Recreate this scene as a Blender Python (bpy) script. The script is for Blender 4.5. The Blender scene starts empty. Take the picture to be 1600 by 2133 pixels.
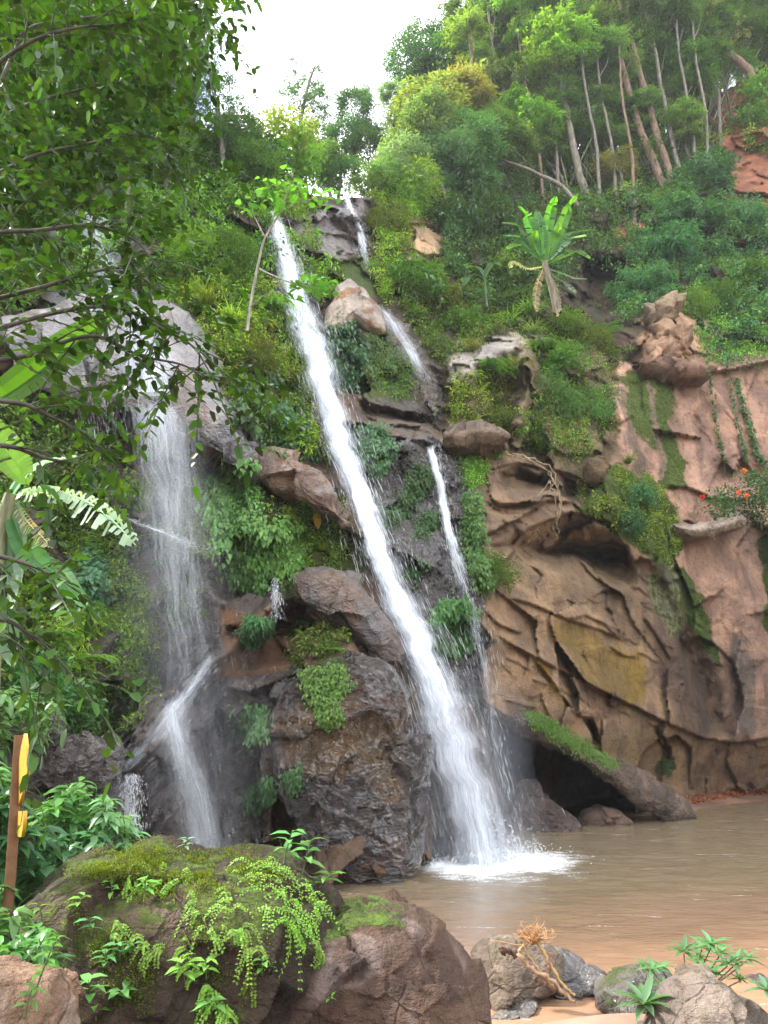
import bpy, math, random
import numpy as np

# ------------------------------------------------------------------ camera, sky, sun, exposure
scene = bpy.context.scene
COL = scene.collection
F, CX, CY = 1611.0, 800.0, 1066.5          # focal length and centre in photograph pixels
PIT, CZ = math.radians(15.0), 3.0          # camera pitch (up) and height over the pool
cam_d = bpy.data.cameras.new('camera'); cam = bpy.data.objects.new('camera', cam_d); COL.objects.link(cam)
cam.location = (0, 0, CZ); cam.rotation_euler = (math.radians(90) + PIT, 0, 0)
cam_d.sensor_fit = 'VERTICAL'; cam_d.sensor_height = 24.0; cam_d.lens = 24.0 * F / 2133.0
cam_d.clip_start = 0.05; cam_d.clip_end = 2000.0
scene.camera = cam

SUN_EL, SUN_AZ = math.radians(45), math.radians(283)   # azimuth clockwise from +Y: over the left bank, so the gorge lies in shade and the right ridge in sun
world = bpy.data.worlds.new("World"); scene.world = world; world.use_nodes = True
nt = world.node_tree; nt.nodes.clear()
w_out = nt.nodes.new('ShaderNodeOutputWorld'); w_bg = nt.nodes.new('ShaderNodeBackground')
w_sky = nt.nodes.new('ShaderNodeTexSky'); w_sky.sky_type = 'NISHITA'; w_sky.sun_disc = False
w_sky.sun_elevation = SUN_EL; w_sky.sun_rotation = SUN_AZ; w_sky.air_density = 1.0; w_sky.dust_density = 1.5
w_tc = nt.nodes.new('ShaderNodeTexCoord'); w_no = nt.nodes.new('ShaderNodeTexNoise')
w_no.inputs['Scale'].default_value = 2.6; w_no.inputs['Detail'].default_value = 7.0
w_rp = nt.nodes.new('ShaderNodeValToRGB'); w_rp.color_ramp.elements[0].position = 0.40; w_rp.color_ramp.elements[1].position = 0.52
w_mx = nt.nodes.new('ShaderNodeMixRGB'); w_mx.inputs[2].default_value = (15.5, 15.8, 16.4, 1)   # bright cloud
nt.links.new(w_tc.outputs['Generated'], w_no.inputs['Vector']); nt.links.new(w_no.outputs['Fac'], w_rp.inputs['Fac'])
nt.links.new(w_rp.outputs['Color'], w_mx.inputs[0]); nt.links.new(w_sky.outputs['Color'], w_mx.inputs[1])
nt.links.new(w_mx.outputs['Color'], w_bg.inputs['Color']); w_bg.inputs['Strength'].default_value = 0.10
nt.links.new(w_bg.outputs[0], w_out.inputs['Surface'])
sun_d = bpy.data.lights.new('sun', 'SUN'); sun = bpy.data.objects.new('sun', sun_d); COL.objects.link(sun)
sun_d.energy = 3.6; sun_d.angle = math.radians(5); sun_d.color = (1.0, 0.95, 0.86)
sun.rotation_euler = (math.radians(90) - SUN_EL, 0, math.pi - SUN_AZ)
sun.location = (0, -10, 60)

scene.view_settings.view_transform = 'Standard'; scene.view_settings.look = 'None'
scene.view_settings.exposure = 1.95; scene.view_settings.gamma = 1.0
scene.render.engine = 'CYCLES'
cy = scene.cycles
cy.max_bounces = 6; cy.diffuse_bounces = 3; cy.glossy_bounces = 2; cy.transmission_bounces = 3
cy.transparent_max_bounces = 24; cy.volume_bounces = 0; cy.use_denoising = True
cy.caustics_reflective = False; cy.caustics_refractive = False; cy.sample_clamp_indirect = 6.0

# ------------------------------------------------------------------ numeric helpers
RS = np.random.RandomState(11)
def W(u, v, y):
    """Point of the place seen at photo pixel (u, v), y metres in front of the camera."""
    u, v, y = np.broadcast_arrays(np.asarray(u, float), np.asarray(v, float), np.asarray(y, float))
    b = CY - v
    s = y / (math.cos(PIT) * F - math.sin(PIT) * b)
    return np.stack([(u - CX) * s, y, CZ + (math.sin(PIT) * F + math.cos(PIT) * b) * s], -1)
def px(y): return y / F                       # metres per photo pixel at that distance
_rs = np.random.RandomState(7)
PERM = np.tile(_rs.permutation(256), 3)
GR = _rs.normal(size=(256, 3)); GR /= np.linalg.norm(GR, axis=1)[:, None]
def noise3(p):
    shp = p.shape[:-1]; p = p.reshape(-1, 3)
    i = np.floor(p).astype(np.int64); f = p - i; i &= 255
    w = f * f * f * (f * (f * 6 - 15) + 10)
    r = np.zeros(len(p))
    for dx in (0, 1):
        a = PERM[i[:, 0] + dx]; wx = w[:, 0] if dx else 1 - w[:, 0]
        for dy in (0, 1):
            b = PERM[a + i[:, 1] + dy]; wy = w[:, 1] if dy else 1 - w[:, 1]
            for dz in (0, 1):
                g = GR[PERM[b + i[:, 2] + dz]]; wz = w[:, 2] if dz else 1 - w[:, 2]
                r += wx * wy * wz * (g[:, 0] * (f[:, 0] - dx) + g[:, 1] * (f[:, 1] - dy) + g[:, 2] * (f[:, 2] - dz))
    return r.reshape(shp)
def fbm(p, scale, octv=4, gain=0.5, ridged=False):
    r = 0; a = 1.0; p = np.asarray(p, float) * scale + 31.7
    for k in range(octv):
        n = noise3(p)
        r = r + a * ((0.35 - np.abs(n)) if ridged else n)
        a *= gain; p = p * 2.03 + 5.1
    return r
def facets(p, scale, tilt=0.5, seed=3):
    """Angular blocks: every Voronoi cell is a tilted plane of its own."""
    shp = p.shape[:-1]; p = np.asarray(p, float).reshape(-1, 3) * scale
    tab = np.random.RandomState(seed).rand(4096, 7)
    i = np.floor(p).astype(np.int64)
    best = np.full(len(p), 1e9); val = np.zeros(len(p))
    for dx in (-1, 0, 1):
        for dy in (-1, 0, 1):
            for dz in (-1, 0, 1):
                j = i + (dx, dy, dz)
                h = (j[:, 0] * 73856093 ^ j[:, 1] * 19349663 ^ j[:, 2] * 83492791) & 4095
                t = tab[h]; q = p - (j + t[:, :3])
                d = (q * q).sum(1)
                m = d < best
                best[m] = d[m]
                val[m] = (t[m, 3] - 0.5) + tilt * (q[m] * (t[m, 4:7] - 0.5) * 2).sum(1)
    return (val / scale).reshape(shp)
def smooth(a, b, x):
    t = np.clip((x - a) / (b - a), 0, 1); return t * t * (3 - 2 * t)
def poly_sd(U, V, poly, closed=True):
    """Signed pixel distance to a polygon (negative inside), or plain distance + side for a polyline."""
    pts = np.asarray(poly, float); n = len(pts)
    d2 = np.full(U.shape, 1e12); ins = np.zeros(U.shape, bool); side = np.ones(U.shape); tpar = np.zeros(U.shape)
    lens = np.linalg.norm(np.diff(pts, axis=0), axis=1); tot = lens.sum(); acc = 0
    for k in range(n if closed else n - 1):
        a = pts[k]; b = pts[(k + 1) % n]; e = b - a
        du, dv = U - a[0], V - a[1]
        t = np.clip((du * e[0] + dv * e[1]) / (e @ e + 1e-9), 0, 1)
        qu, qv = du - t * e[0], dv - t * e[1]
        q = qu * qu + qv * qv
        if closed:
            c = ((a[1] > V) != (b[1] > V)) & (U < (b[0] - a[0]) * (V - a[1]) / (b[1] - a[1] + 1e-12) + a[0])
            ins ^= c
        else:
            m = q < d2
            side[m] = np.sign(e[0] * dv - e[1] * du)[m]
            tpar[m] = (acc + t * lens[k])[m] / tot; acc += lens[k]
        d2 = np.minimum(d2, q)
    d = np.sqrt(d2)
    return np.where(ins, -d, d) if closed else (d, side, tpar)
def inside(U, V, poly): return poly_sd(np.asarray(U, float), np.asarray(V, float), poly) < 0
def in_poly_points(poly, n, rs):
    p = np.asarray(poly, float); lo, hi = p.min(0), p.max(0); out = np.zeros((0, 2))
    while len(out) < n:
        q = lo + rs.rand(n * 3, 2) * (hi - lo)
        out = np.vstack([out, q[inside(q[:, 0], q[:, 1], poly)]])
    return out[:n]
def unit(a): return a / (np.linalg.norm(a, axis=-1, keepdims=True) + 1e-9)
def rvec(n, rs): return unit(rs.normal(size=(n, 3)))

# ------------------------------------------------------------------ objects
def tag(o, label=None, cat=None, group=None, kind=None):
    if label: o['label'] = label
    if cat: o['category'] = cat
    if group: o['group'] = group
    if kind: o['kind'] = kind
    return o
def empty(name, loc, label=None, cat=None, group=None):
    o = bpy.data.objects.new(name, None); COL.objects.link(o); o.location = loc; o.empty_display_size = 0.2
    return tag(o, label, cat, group)
class MB:
    """Collects pieces of ONE mesh: vertices, triangles or quads, colours."""
    def __init__(s): s.v = []; s.f3 = []; s.f4 = []; s.c = []; s.m = []; s.n = 0
    def add(s, v, f, c=(1, 1, 1), m=(0, 0, 0, 1)):
        v = np.asarray(v, float).reshape(-1, 3); f = np.asarray(f, np.int64)
        c = np.asarray(c, float); c = np.broadcast_to(c[..., :3], (len(v), 3))
        m = np.broadcast_to(np.asarray(m, float), (len(v), 4))
        (s.f3 if f.shape[1] == 3 else s.f4).append(f + s.n)
        s.v.append(v); s.c.append(c); s.m.append(m); s.n += len(v); return s
    def mesh(s, name, mat, smooth_shade=False, masks=False):
        me = bpy.data.meshes.new(name); v = np.concatenate(s.v)
        f3 = np.concatenate(s.f3) if s.f3 else np.zeros((0, 3), np.int64)
        f4 = np.concatenate(s.f4) if s.f4 else np.zeros((0, 4), np.int64)
        me.vertices.add(len(v)); me.vertices.foreach_set('co', v.astype(np.float32).ravel())
        loops = np.concatenate([f3.ravel(), f4.ravel()]).astype(np.int32)
        tot = np.concatenate([np.full(len(f3), 3), np.full(len(f4), 4)]).astype(np.int32)
        start = np.concatenate([[0], np.cumsum(tot)[:-1]]).astype(np.int32)
        me.loops.add(len(loops)); me.loops.foreach_set('vertex_index', loops)
        me.polygons.add(len(tot)); me.polygons.foreach_set('loop_start', start); me.polygons.foreach_set('loop_total', tot)
        if smooth_shade: me.polygons.foreach_set('use_smooth', np.ones(len(tot), bool))
        me.update(calc_edges=True)
        c = np.ones((len(v), 4), np.float32); c[:, :3] = np.concatenate(s.c)
        a = me.color_attributes.new('col', 'FLOAT_COLOR', 'POINT'); a.data.foreach_set('color', c.ravel())
        if masks:
            a = me.color_attributes.new('mask', 'FLOAT_COLOR', 'POINT')
            a.data.foreach_set('color', np.concatenate(s.m).astype(np.float32).ravel())
        me.materials.append(mat); return me
    def build(s, name, mat, parent=None, smooth_shade=False, masks=False, loc=None):
        """Links the mesh as one object; loc moves its origin there (vertices are given in place)."""
        base = np.zeros(3)
        if parent is not None: base = np.array(parent.location)
        elif loc is not None: base = np.asarray(loc, float)
        s.v[0:] = [q - base for q in s.v]
        o = bpy.data.objects.new(name, s.mesh(name, mat, smooth_shade, masks)); COL.objects.link(o)
        if parent is not None: o.parent = parent
        elif loc is not None: o.location = loc
        return o
def place(me, name, parent=None, loc=(0, 0, 0), scale=1.0, rot=(0, 0, 0), tint=None):
    o = bpy.data.objects.new(name, me); COL.objects.link(o)
    if parent is not None: o.parent = parent
    o.location = loc; o.rotation_euler = rot
    o.scale = scale if isinstance(scale, tuple) else (scale,) * 3
    if tint: o.color = (*tint, 1)
    return o
def tube(pts, radii, sides=6, cap=True):
    pts = np.asarray(pts, float); n = len(pts); radii = np.broadcast_to(np.asarray(radii, float), (n,))
    t = unit(np.gradient(pts, axis=0)); ref = np.array([0.13, 0.2, 1.0]) if abs(t[0, 2]) < 0.9 else np.array([1.0, 0.1, 0])
    a = unit(np.cross(t, ref)); b = np.cross(t, a)
    th = np.linspace(0, 2 * np.pi, sides, endpoint=False)
    v = pts[:, None] + radii[:, None, None] * (np.cos(th)[None, :, None] * a[:, None] + np.sin(th)[None, :, None] * b[:, None])
    i = np.arange(n - 1)[:, None] * sides; j = np.arange(sides)[None]; k = (j + 1) % sides
    f = np.stack([i + j, i + k, i + sides + k, i + sides + j], -1).reshape(-1, 4)
    return v.reshape(-1, 3), f
def curve(pts, n):
    """Catmull-Rom resampling of a polyline."""
    p = np.asarray(pts, float); p = np.vstack([2 * p[0] - p[1], p, 2 * p[-1] - p[-2]])
    t = np.linspace(0, len(p) - 3 - 1e-6, n); k = t.astype(int); t = (t - k)[:, None]
    a, b, c, d = p[k], p[k + 1], p[k + 2], p[k + 3]
    return 0.5 * (2 * b + (c - a) * t + (2 * a - 5 * b + 4 * c - d) * t ** 2 + (3 * b - a - 3 * c + d) * t ** 3)

# ------------------------------------------------------------------ materials
class NT:
    def __init__(s, name):
        s.m = bpy.data.materials.new(name); s.m.use_nodes = True; s.t = s.m.node_tree; s.t.nodes.clear()
        s.out = s.n('OutputMaterial')
    def n(s, typ, **kw):
        o = s.t.nodes.new('ShaderNode' + typ)
        for k, v in kw.items():
            if hasattr(o, k): setattr(o, k, v)
            else: o.inputs[k.replace('_', ' ')].default_value = v
        return o
    def l(s, a, b): s.t.links.new(a, b)
    def math(s, op, a, b=None, c=None, clamp=False):
        o = s.n('Math', operation=op); o.use_clamp = clamp
        for k, x in enumerate((a, b, c)):
            if x is None: continue
            if isinstance(x, (int, float)): o.inputs[k].default_value = x
            else: s.l(x, o.inputs[k])
        return o.outputs[0]
    def ramp(s, x, a, b, va=0.0, vb=1.0):
        o = s.n('MapRange'); o.interpolation_type = 'SMOOTHSTEP'
        o.inputs['From Min'].default_value = a; o.inputs['From Max'].default_value = b
        o.inputs['To Min'].default_value = va; o.inputs['To Max'].default_value = vb
        s.l(x, o.inputs['Value']); return o.outputs[0]
    def mix(s, fac, a, b, typ='MIX'):
        o = s.n('MixRGB', blend_type=typ)
        for k, x in ((0, fac), (1, a), (2, b)):
            if isinstance(x, (int, float)): o.inputs[k].default_value = x
            elif isinstance(x, tuple): o.inputs[k].default_value = (*x[:3], 1)
            else: s.l(x, o.inputs[k])
        return o.outputs[0]
    def noise(s, vec, scale, detail=4, rough=0.55, dist=0.0):
        o = s.n('TexNoise'); o.inputs['Scale'].default_value = scale; o.inputs['Detail'].default_value = detail
        o.inputs['Roughness'].default_value = rough; o.inputs['Distortion'].default_value = dist
        if vec is not None: s.l(vec, o.inputs['Vector'])
        return o.outputs['Fac']
    def mapped(s, vec, scale=(1, 1, 1), rot=(0, 0, 0)):
        o = s.n('Mapping'); o.inputs['Scale'].default_value = scale; o.inputs['Rotation'].default_value = rot
        s.l(vec, o.inputs['Vector']); return o.outputs[0]

def rock_material():
    """One rock shader: colour zones come from the vertex colour, moss / wet / strata from the mask."""
    t = NT('rock'); pos = t.n('NewGeometry').outputs['Position']
    col = t.n('VertexColor', layer_name='col').outputs['Color']
    msk = t.n('SeparateColor'); t.l(t.n('VertexColor', layer_name='mask').outputs['Color'], msk.inputs[0])
    moss, wet, folds = msk.outputs[0], msk.outputs[1], msk.outputs[2]
    n1 = t.noise(pos, 0.9, 6, 0.6); n2 = t.noise(pos, 5.0, 5, 0.65); n3 = t.noise(pos, 24.0, 3, 0.6)
    st = t.noise(t.mapped(pos, (3.2, 3.2, 0.32)), 1.0, 5, 0.6)
    c = t.mix(t.ramp(n1, 0.35, 0.7), t.mix(1.0, col, (0.62, 0.60, 0.62), 'MULTIPLY'), t.mix(1.0, col, (1.25, 1.18, 1.08), 'MULTIPLY'))
    c = t.mix(t.ramp(n2, 0.45, 0.75, 0, 0.5), c, t.mix(1.0, c, (0.50, 0.44, 0.40), 'MULTIPLY'))
    c = t.mix(t.ramp(st, 0.52, 0.72, 0, 0.55), c, t.mix(1.0, c, (0.45, 0.42, 0.42), 'MULTIPLY'))
    c = t.mix(t.ramp(n3, 0.5, 0.75, 0, 0.35), c, t.mix(1.0, c, (1.5, 1.45, 1.35), 'MULTIPLY'))
    mfac = t.ramp(t.math('ADD', moss, t.math('MULTIPLY', t.math('SUBTRACT', t.math('ADD', t.math('MULTIPLY', n2, 0.6), t.math('MULTIPLY', n1, 0.4)), 0.5), 2.6)), 0.36, 0.70)
    mcol = t.mix(t.ramp(t.noise(pos, 9.0, 4, 0.7), 0.35, 0.7), (0.028, 0.045, 0.008), (0.085, 0.135, 0.015))
    mcol = t.mix(t.ramp(n1, 0.4, 0.65, 0, 0.6), mcol, (0.065, 0.070, 0.012))
    c = t.mix(mfac, c, mcol)
    wv = t.math('MULTIPLY', wet, t.math('SUBTRACT', 1.0, t.math('MULTIPLY', mfac, 0.8)))
    c = t.mix(wv, c, t.mix(1.0, c, (0.42, 0.40, 0.41), 'MULTIPLY'))
    rough = t.math('ADD', t.math('SUBTRACT', 0.88, t.math('MULTIPLY', wv, 0.66)), t.math('MULTIPLY', t.math('SUBTRACT', n2, 0.5), 0.3), clamp=True)
    fold = t.noise(t.mapped(pos, (1.0, 1.0, 1.25), (0.3, 0.75, 0.2)), 2.1, 6, 0.62, 2.2)
    cr = t.n('TexVoronoi', feature='F1'); cr.inputs['Scale'].default_value = 3.4; cr.inputs['Detail'].default_value = 2.0
    t.l(t.mix(0.5, pos, t.n('TexNoise', Scale=1.1, Detail=3.0).outputs['Color'], 'ADD'), cr.inputs['Vector'])
    fold = t.math('ADD', fold, t.math('MULTIPLY', cr.outputs['Distance'], 0.55))
    n4 = t.noise(t.mapped(pos, (1, 1, 2.2), (.5, .3, 0)), 11.0, 4, 0.7, .5)
    h = t.math('ADD', t.math('ADD', t.math('MULTIPLY', n2, 0.6), t.math('MULTIPLY', n4, 0.34)), t.math('MULTIPLY', n3, 0.20))
    c = t.mix(t.ramp(n4, 0.56, 0.72, 0, 0.55), c, t.mix(1.0, c, (0.42, 0.38, 0.36), 'MULTIPLY'))
    h = t.math('ADD', h, t.math('MULTIPLY', t.math('MULTIPLY', fold, folds), 2.6))
    h = t.math('ADD', h, t.math('MULTIPLY', t.math('MULTIPLY', t.noise(pos, 38.0, 3, 0.7), mfac), 0.35))
    vor = t.n('TexVoronoi', feature='DISTANCE_TO_EDGE'); vor.inputs['Scale'].default_value = 1.1
    t.l(t.mix(0.22, pos, t.n('TexNoise', Scale=1.5).outputs['Color'], 'ADD'), vor.inputs['Vector'])
    h = t.math('ADD', h, t.ramp(vor.outputs['Distance'], 0.0, 0.018, -0.14, 0.0))
    b = t.n('Bump', Strength=0.95, Distance=0.17); t.l(h, b.inputs['Height'])
    p = t.n('BsdfPrincipled'); t.l(c, p.inputs['Base Color']); t.l(rough, p.inputs['Roughness']); t.l(b.outputs[0], p.inputs['Normal'])
    t.l(t.math('ADD', 0.25, t.math('MULTIPLY', wv, 0.75)), p.inputs['Specular IOR Level']); t.l(wv, p.inputs['Coat Weight']); p.inputs['Coat Roughness'].default_value = 0.07; t.l(b.outputs[0], p.inputs['Coat Normal'])
    t.l(p.outputs[0], t.out.inputs['Surface']); return t.m
def leaf_material(name, rough=0.45, spec=0.35, trans=0.35):
    t = NT(name); col = t.n('VertexColor', layer_name='col').outputs['Color']
    oi = t.n('ObjectInfo')
    c = t.mix(1.0, col, oi.outputs['Color'], 'MULTIPLY')
    hs = t.n('HueSaturation'); t.l(c, hs.inputs['Color'])
    t.l(t.math('ADD', 0.487, t.math('MULTIPLY', oi.outputs['Random'], 0.026)), hs.inputs['Hue'])
    t.l(t.math('ADD', 1.25, t.math('MULTIPLY', oi.outputs['Random'], 0.65)), hs.inputs['Value'])
    c = hs.outputs['Color']
    p = t.n('BsdfPrincipled', Roughness=rough); p.inputs['Specular IOR Level'].default_value = spec
    t.l(c, p.inputs['Base Color'])
    tr = t.n('BsdfTranslucent'); t.l(t.mix(1.0, c, (1.5, 1.5, 0.55), 'MULTIPLY'), tr.inputs['Color'])
    m = t.n('MixShader'); m.inputs[0].default_value = trans
    t.l(p.outputs[0], m.inputs[1]); t.l(tr.outputs[0], m.inputs[2]); t.l(m.outputs[0], t.out.inputs['Surface']); return t.m
def bark_material(name='bark', rough=0.85):
    t = NT(name); pos = t.n('TexCoord').outputs['Object']; col = t.n('VertexColor', layer_name='col').outputs['Color']
    n = t.noise(t.mapped(pos, (7, 7, 1.6)), 1.6, 5, 0.65)
    c = t.mix(t.ramp(n, 0.35, 0.7), t.mix(1.0, col, (0.5, 0.48, 0.46), 'MULTIPLY'), t.mix(1.0, col, (1.25, 1.25, 1.2), 'MULTIPLY'))
    b = t.n('Bump', Strength=0.6, Distance=0.03); t.l(n, b.inputs['Height'])
    p = t.n('BsdfPrincipled', Roughness=rough); t.l(c, p.inputs['Base Color']); t.l(b.outputs[0], p.inputs['Normal'])
    t.l(p.outputs[0], t.out.inputs['Surface']); return t.m
def fall_material(name='falling_water'):
    """Aerated water: streaks along the flow, thin where the sheet is thin. mask = (across m, along m, edge, density)."""
    t = NT(name); a = t.n('VertexColor', layer_name='mask'); sp = t.n('SeparateColor'); t.l(a.outputs['Color'], sp.inputs[0])
    dens = a.outputs['Alpha']; edge = sp.outputs[2]
    cv = t.n('CombineXYZ'); t.l(t.math('MULTIPLY', sp.outputs[0], 1.0), cv.inputs[0]); t.l(sp.outputs[1], cv.inputs[1])
    seed = t.n('VertexColor', layer_name='col').outputs['Color']; ss = t.n('SeparateColor'); t.l(seed, ss.inputs[0]); t.l(ss.outputs[0], cv.inputs[2])
    v = cv.outputs[0]
    s1 = t.noise(t.mapped(v, (9.0, 0.55, 30)), 1.0, 5, 0.65, 0.4); s2 = t.noise(t.mapped(v, (28.0, 1.6, 30)), 1.0, 3, 0.6, 0.3)
    s3 = t.noise(t.mapped(v, (2.2, 0.8, 30)), 1.0, 3, 0.5)
    s = t.math('ADD', t.math('ADD', t.math('MULTIPLY', s1, 0.45), t.math('MULTIPLY', s2, 0.35)), t.math('MULTIPLY', s3, 0.2))
    s = t.ramp(s, 0.38, 0.62); s = t.math('ADD', s, t.math('MULTIPLY', ss.outputs[1], t.math('SUBTRACT', 0.42, s)))
    thin = t.math('MULTIPLY', dens, edge)
    al = t.math('MULTIPLY', t.math('ADD', t.math('MULTIPLY', s, 1.3), t.math('MULTIPLY', t.math('SUBTRACT', thin, 0.6), 1.5)), dens, clamp=True)
    al = t.math('MULTIPLY', al, edge, clamp=True)
    d = t.n('BsdfDiffuse', Color=(0.74, 0.78, 0.84, 1)); tr = t.n('BsdfTranslucent', Color=(0.74, 0.78, 0.84, 1))
    m = t.n('MixShader'); m.inputs[0].default_value = 0.4; t.l(d.outputs[0], m.inputs[1]); t.l(tr.outputs[0], m.inputs[2])
    x = t.n('MixShader'); t.l(al, x.inputs[0]); t.l(t.n('BsdfTransparent').outputs[0], x.inputs[1]); t.l(m.outputs[0], x.inputs[2])
    t.l(x.outputs[0], t.out.inputs['Surface']); return t.m
def drop_material():
    t = NT('spray_drops'); d = t.n('BsdfDiffuse', Color=(0.90, 0.92, 0.95, 1)); tr = t.n('BsdfTranslucent', Color=(0.9, 0.92, 0.95, 1))
    a = t.n('VertexColor', layer_name='mask')
    m = t.n('MixShader'); m.inputs[0].default_value = 0.5; t.l(d.outputs[0], m.inputs[1]); t.l(tr.outputs[0], m.inputs[2])
    x = t.n('MixShader'); t.l(a.outputs['Alpha'], x.inputs[0]); t.l(t.n('BsdfTransparent').outputs[0], x.inputs[1]); t.l(m.outputs[0], x.inputs[2])
    t.l(x.outputs[0], t.out.inputs['Surface']); return t.m
def mist_material(density):
    t = NT('mist'); p = t.n('VolumePrincipled'); p.inputs['Color'].default_value = (0.93, 0.95, 1.0, 1); p.inputs['Density'].default_value = density
    p.inputs['Anisotropy'].default_value = 0.2
    t.l(p.outputs[0], t.out.inputs['Volume']); return t.m
def plain_material(name, rough=0.6, spec=0.3, grain=0.25, scale=20):
    t = NT(name); pos = t.n('TexCoord').outputs['Object']; col = t.n('VertexColor', layer_name='col').outputs['Color']
    n = t.noise(pos, scale, 5, 0.65)
    c = t.mix(t.ramp(n, 0.4, 0.75, 0, grain), col, t.mix(1.0, col, (0.35, 0.3, 0.26), 'MULTIPLY'))
    b = t.n('Bump', Strength=0.3, Distance=0.01); t.l(n, b.inputs['Height'])
    p = t.n('BsdfPrincipled', Roughness=rough); p.inputs['Specular IOR Level'].default_value = spec
    t.l(c, p.inputs['Base Color']); t.l(b.outputs[0], p.inputs['Normal']); t.l(p.outputs[0], t.out.inputs['Surface']); return t.m

ROCK = rock_material(); BARK = bark_material(); FALL = fall_material(); DROP = drop_material()
LEAF = leaf_material('leaf', .5, .28, .38); GLOSSY = leaf_material('glossy_leaf', 0.36, 0.38, 0.34); THIN = leaf_material('thin_leaf', 0.55, 0.25, 0.52)
PAINT = plain_material('yellow_paint', 0.45, 0.4, 0.3, 14); WOOD = plain_material('wood', 0.8, 0.2, 0.6, 9)
# ------------------------------------------------------------------ the cliff (one terrain sheet, sculpted)
CTRL = [  # photo u, v, metres ahead
 (-700,1950,8),(-700,1300,9),(-700,700,11),(-700,100,15),(-700,-400,18),
 (-300,1950,11),(-300,1500,11.5),(-300,1000,13),(-300,500,16.5),(-300,0,21),(-300,-400,24),
 (0,1950,14),(0,1700,14),(0,1400,14.8),(0,1000,16.8),(0,600,20),(0,200,25),(0,-200,29),
 (150,1800,15.6),(150,1600,15.6),(150,1400,16.2),(150,1100,17.2),(150,850,18.6),(150,600,22),(150,300,26),(150,0,31),
 (300,1900,16.6),(300,1600,16.8),(300,1400,17.5),(300,1150,17.9),(300,950,18.4),(300,850,19.0),(300,640,21.5),(300,400,24),(300,200,28),
 (450,1900,16.9),(450,1760,17.0),(450,1400,17.8),(450,1150,18.2),(450,900,19.2),(450,700,20.6),(450,500,22.5),(450,330,25),
 (600,1930,16.4),(600,1800,16.9),(600,1600,17.5),(600,1400,18.2),(600,1150,18.9),(600,950,20.0),(600,700,22.6),(600,480,25.2),(600,400,28.5),
 (700,1200,19.6),(690,900,21.6),(640,700,23.2),(580,480,25.2),(840,1300,19.7),(900,1450,19.5),(950,1600,19.4),(1000,1780,19.2),
 (750,1900,16.2),(750,1830,16.4),(750,1600,17.5),(750,1400,18.4),(780,1150,20.2),(780,950,21.6),(750,700,25),(750,500,29),(750,420,30.2),
 (900,1850,18.6),(900,1150,21.0),(900,950,23.4),(900,850,25),(900,700,27.5),(900,500,31),(900,380,34),
 (1050,1850,21.2),(1050,1740,21.4),(1050,1600,21.6),(1050,1450,21.7),(1050,1250,22.2),(1050,1100,23.2),(1050,900,25.6),(1050,720,27.6),(1050,500,34),(1050,300,42),
 (1200,1850,24.4),(1200,1700,24.6),(1200,1550,24.2),(1200,1300,24.6),(1200,1100,25.6),(1200,950,26.6),(1200,750,29),(1200,650,32),(1200,450,38),(1200,300,43),
 (1400,1850,29.5),(1400,1680,29.5),(1400,1450,28.2),(1400,1200,28.6),(1400,950,29.5),(1400,780,30.6),(1400,650,33),(1400,450,37),(1400,250,43),
 (1600,1850,33),(1600,1655,33),(1600,1450,31.4),(1600,1200,31.2),(1600,1000,31.6),(1600,780,32.2),(1600,600,34),(1600,400,37),(1600,200,41),
 (1900,1850,31),(1900,1640,31),(1900,1000,29.5),(1900,700,31),(1900,300,36),(1900,-100,41),
 (2300,1850,22),(2300,1000,22.5),(2300,300,27),(2300,-300,30)]
_c = np.array(CTRL, float); _x = _c[:, :2] / 1000.0
def _tps(r2): return 0.5 * r2 * np.log(r2 + 1e-12)
_K = _tps(((_x[:, None] - _x[None]) ** 2).sum(-1)) + np.eye(len(_x)) * 2e-4
_P = np.hstack([np.ones((len(_x), 1)), _x])
_A = np.block([[_K, _P], [_P.T, np.zeros((3, 3))]])
_sol = np.linalg.solve(_A, np.concatenate([np.log(_c[:, 2]), np.zeros(3)]))
def base_depth(U, V):
    x, y = U / 1000.0, V / 1000.0
    r = _sol[-3] + _sol[-2] * x + _sol[-1] * y
    for k in range(len(_x)):
        r = r + _sol[k] * _tps((x - _x[k, 0]) ** 2 + (y - _x[k, 1]) ** 2)
    return np.exp(r)
US = np.concatenate([np.arange(-700, -60, 16.0), np.arange(-60, 1660, 3.5), np.arange(1660, 2301, 16.0)])
VS = np.concatenate([np.arange(-400, 180, 10.0), np.arange(180, 1880, 3.5), np.arange(1880, 1951, 10.0)])
SKY = np.array([(-700,-350),(-300,-300),(0,-150),(200,0),(300,110),(420,270),(500,335),(600,395),(700,412),(780,408),(850,360),(900,335),(1000,330),(1200,330),(1350,300),(1450,230),(1550,160),(1700,60),(1900,-60),(2300,-280)], float)
U, V = np.meshgrid(US, VS)
Y = base_depth(U, V)
P0 = W(U, V, Y)
_wu = fbm(P0, 0.9, 4); _wv = fbm(P0 + 77.0, 0.9, 4)
Uw, Vw = U + _wu * 26, V + _wv * 26

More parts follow.
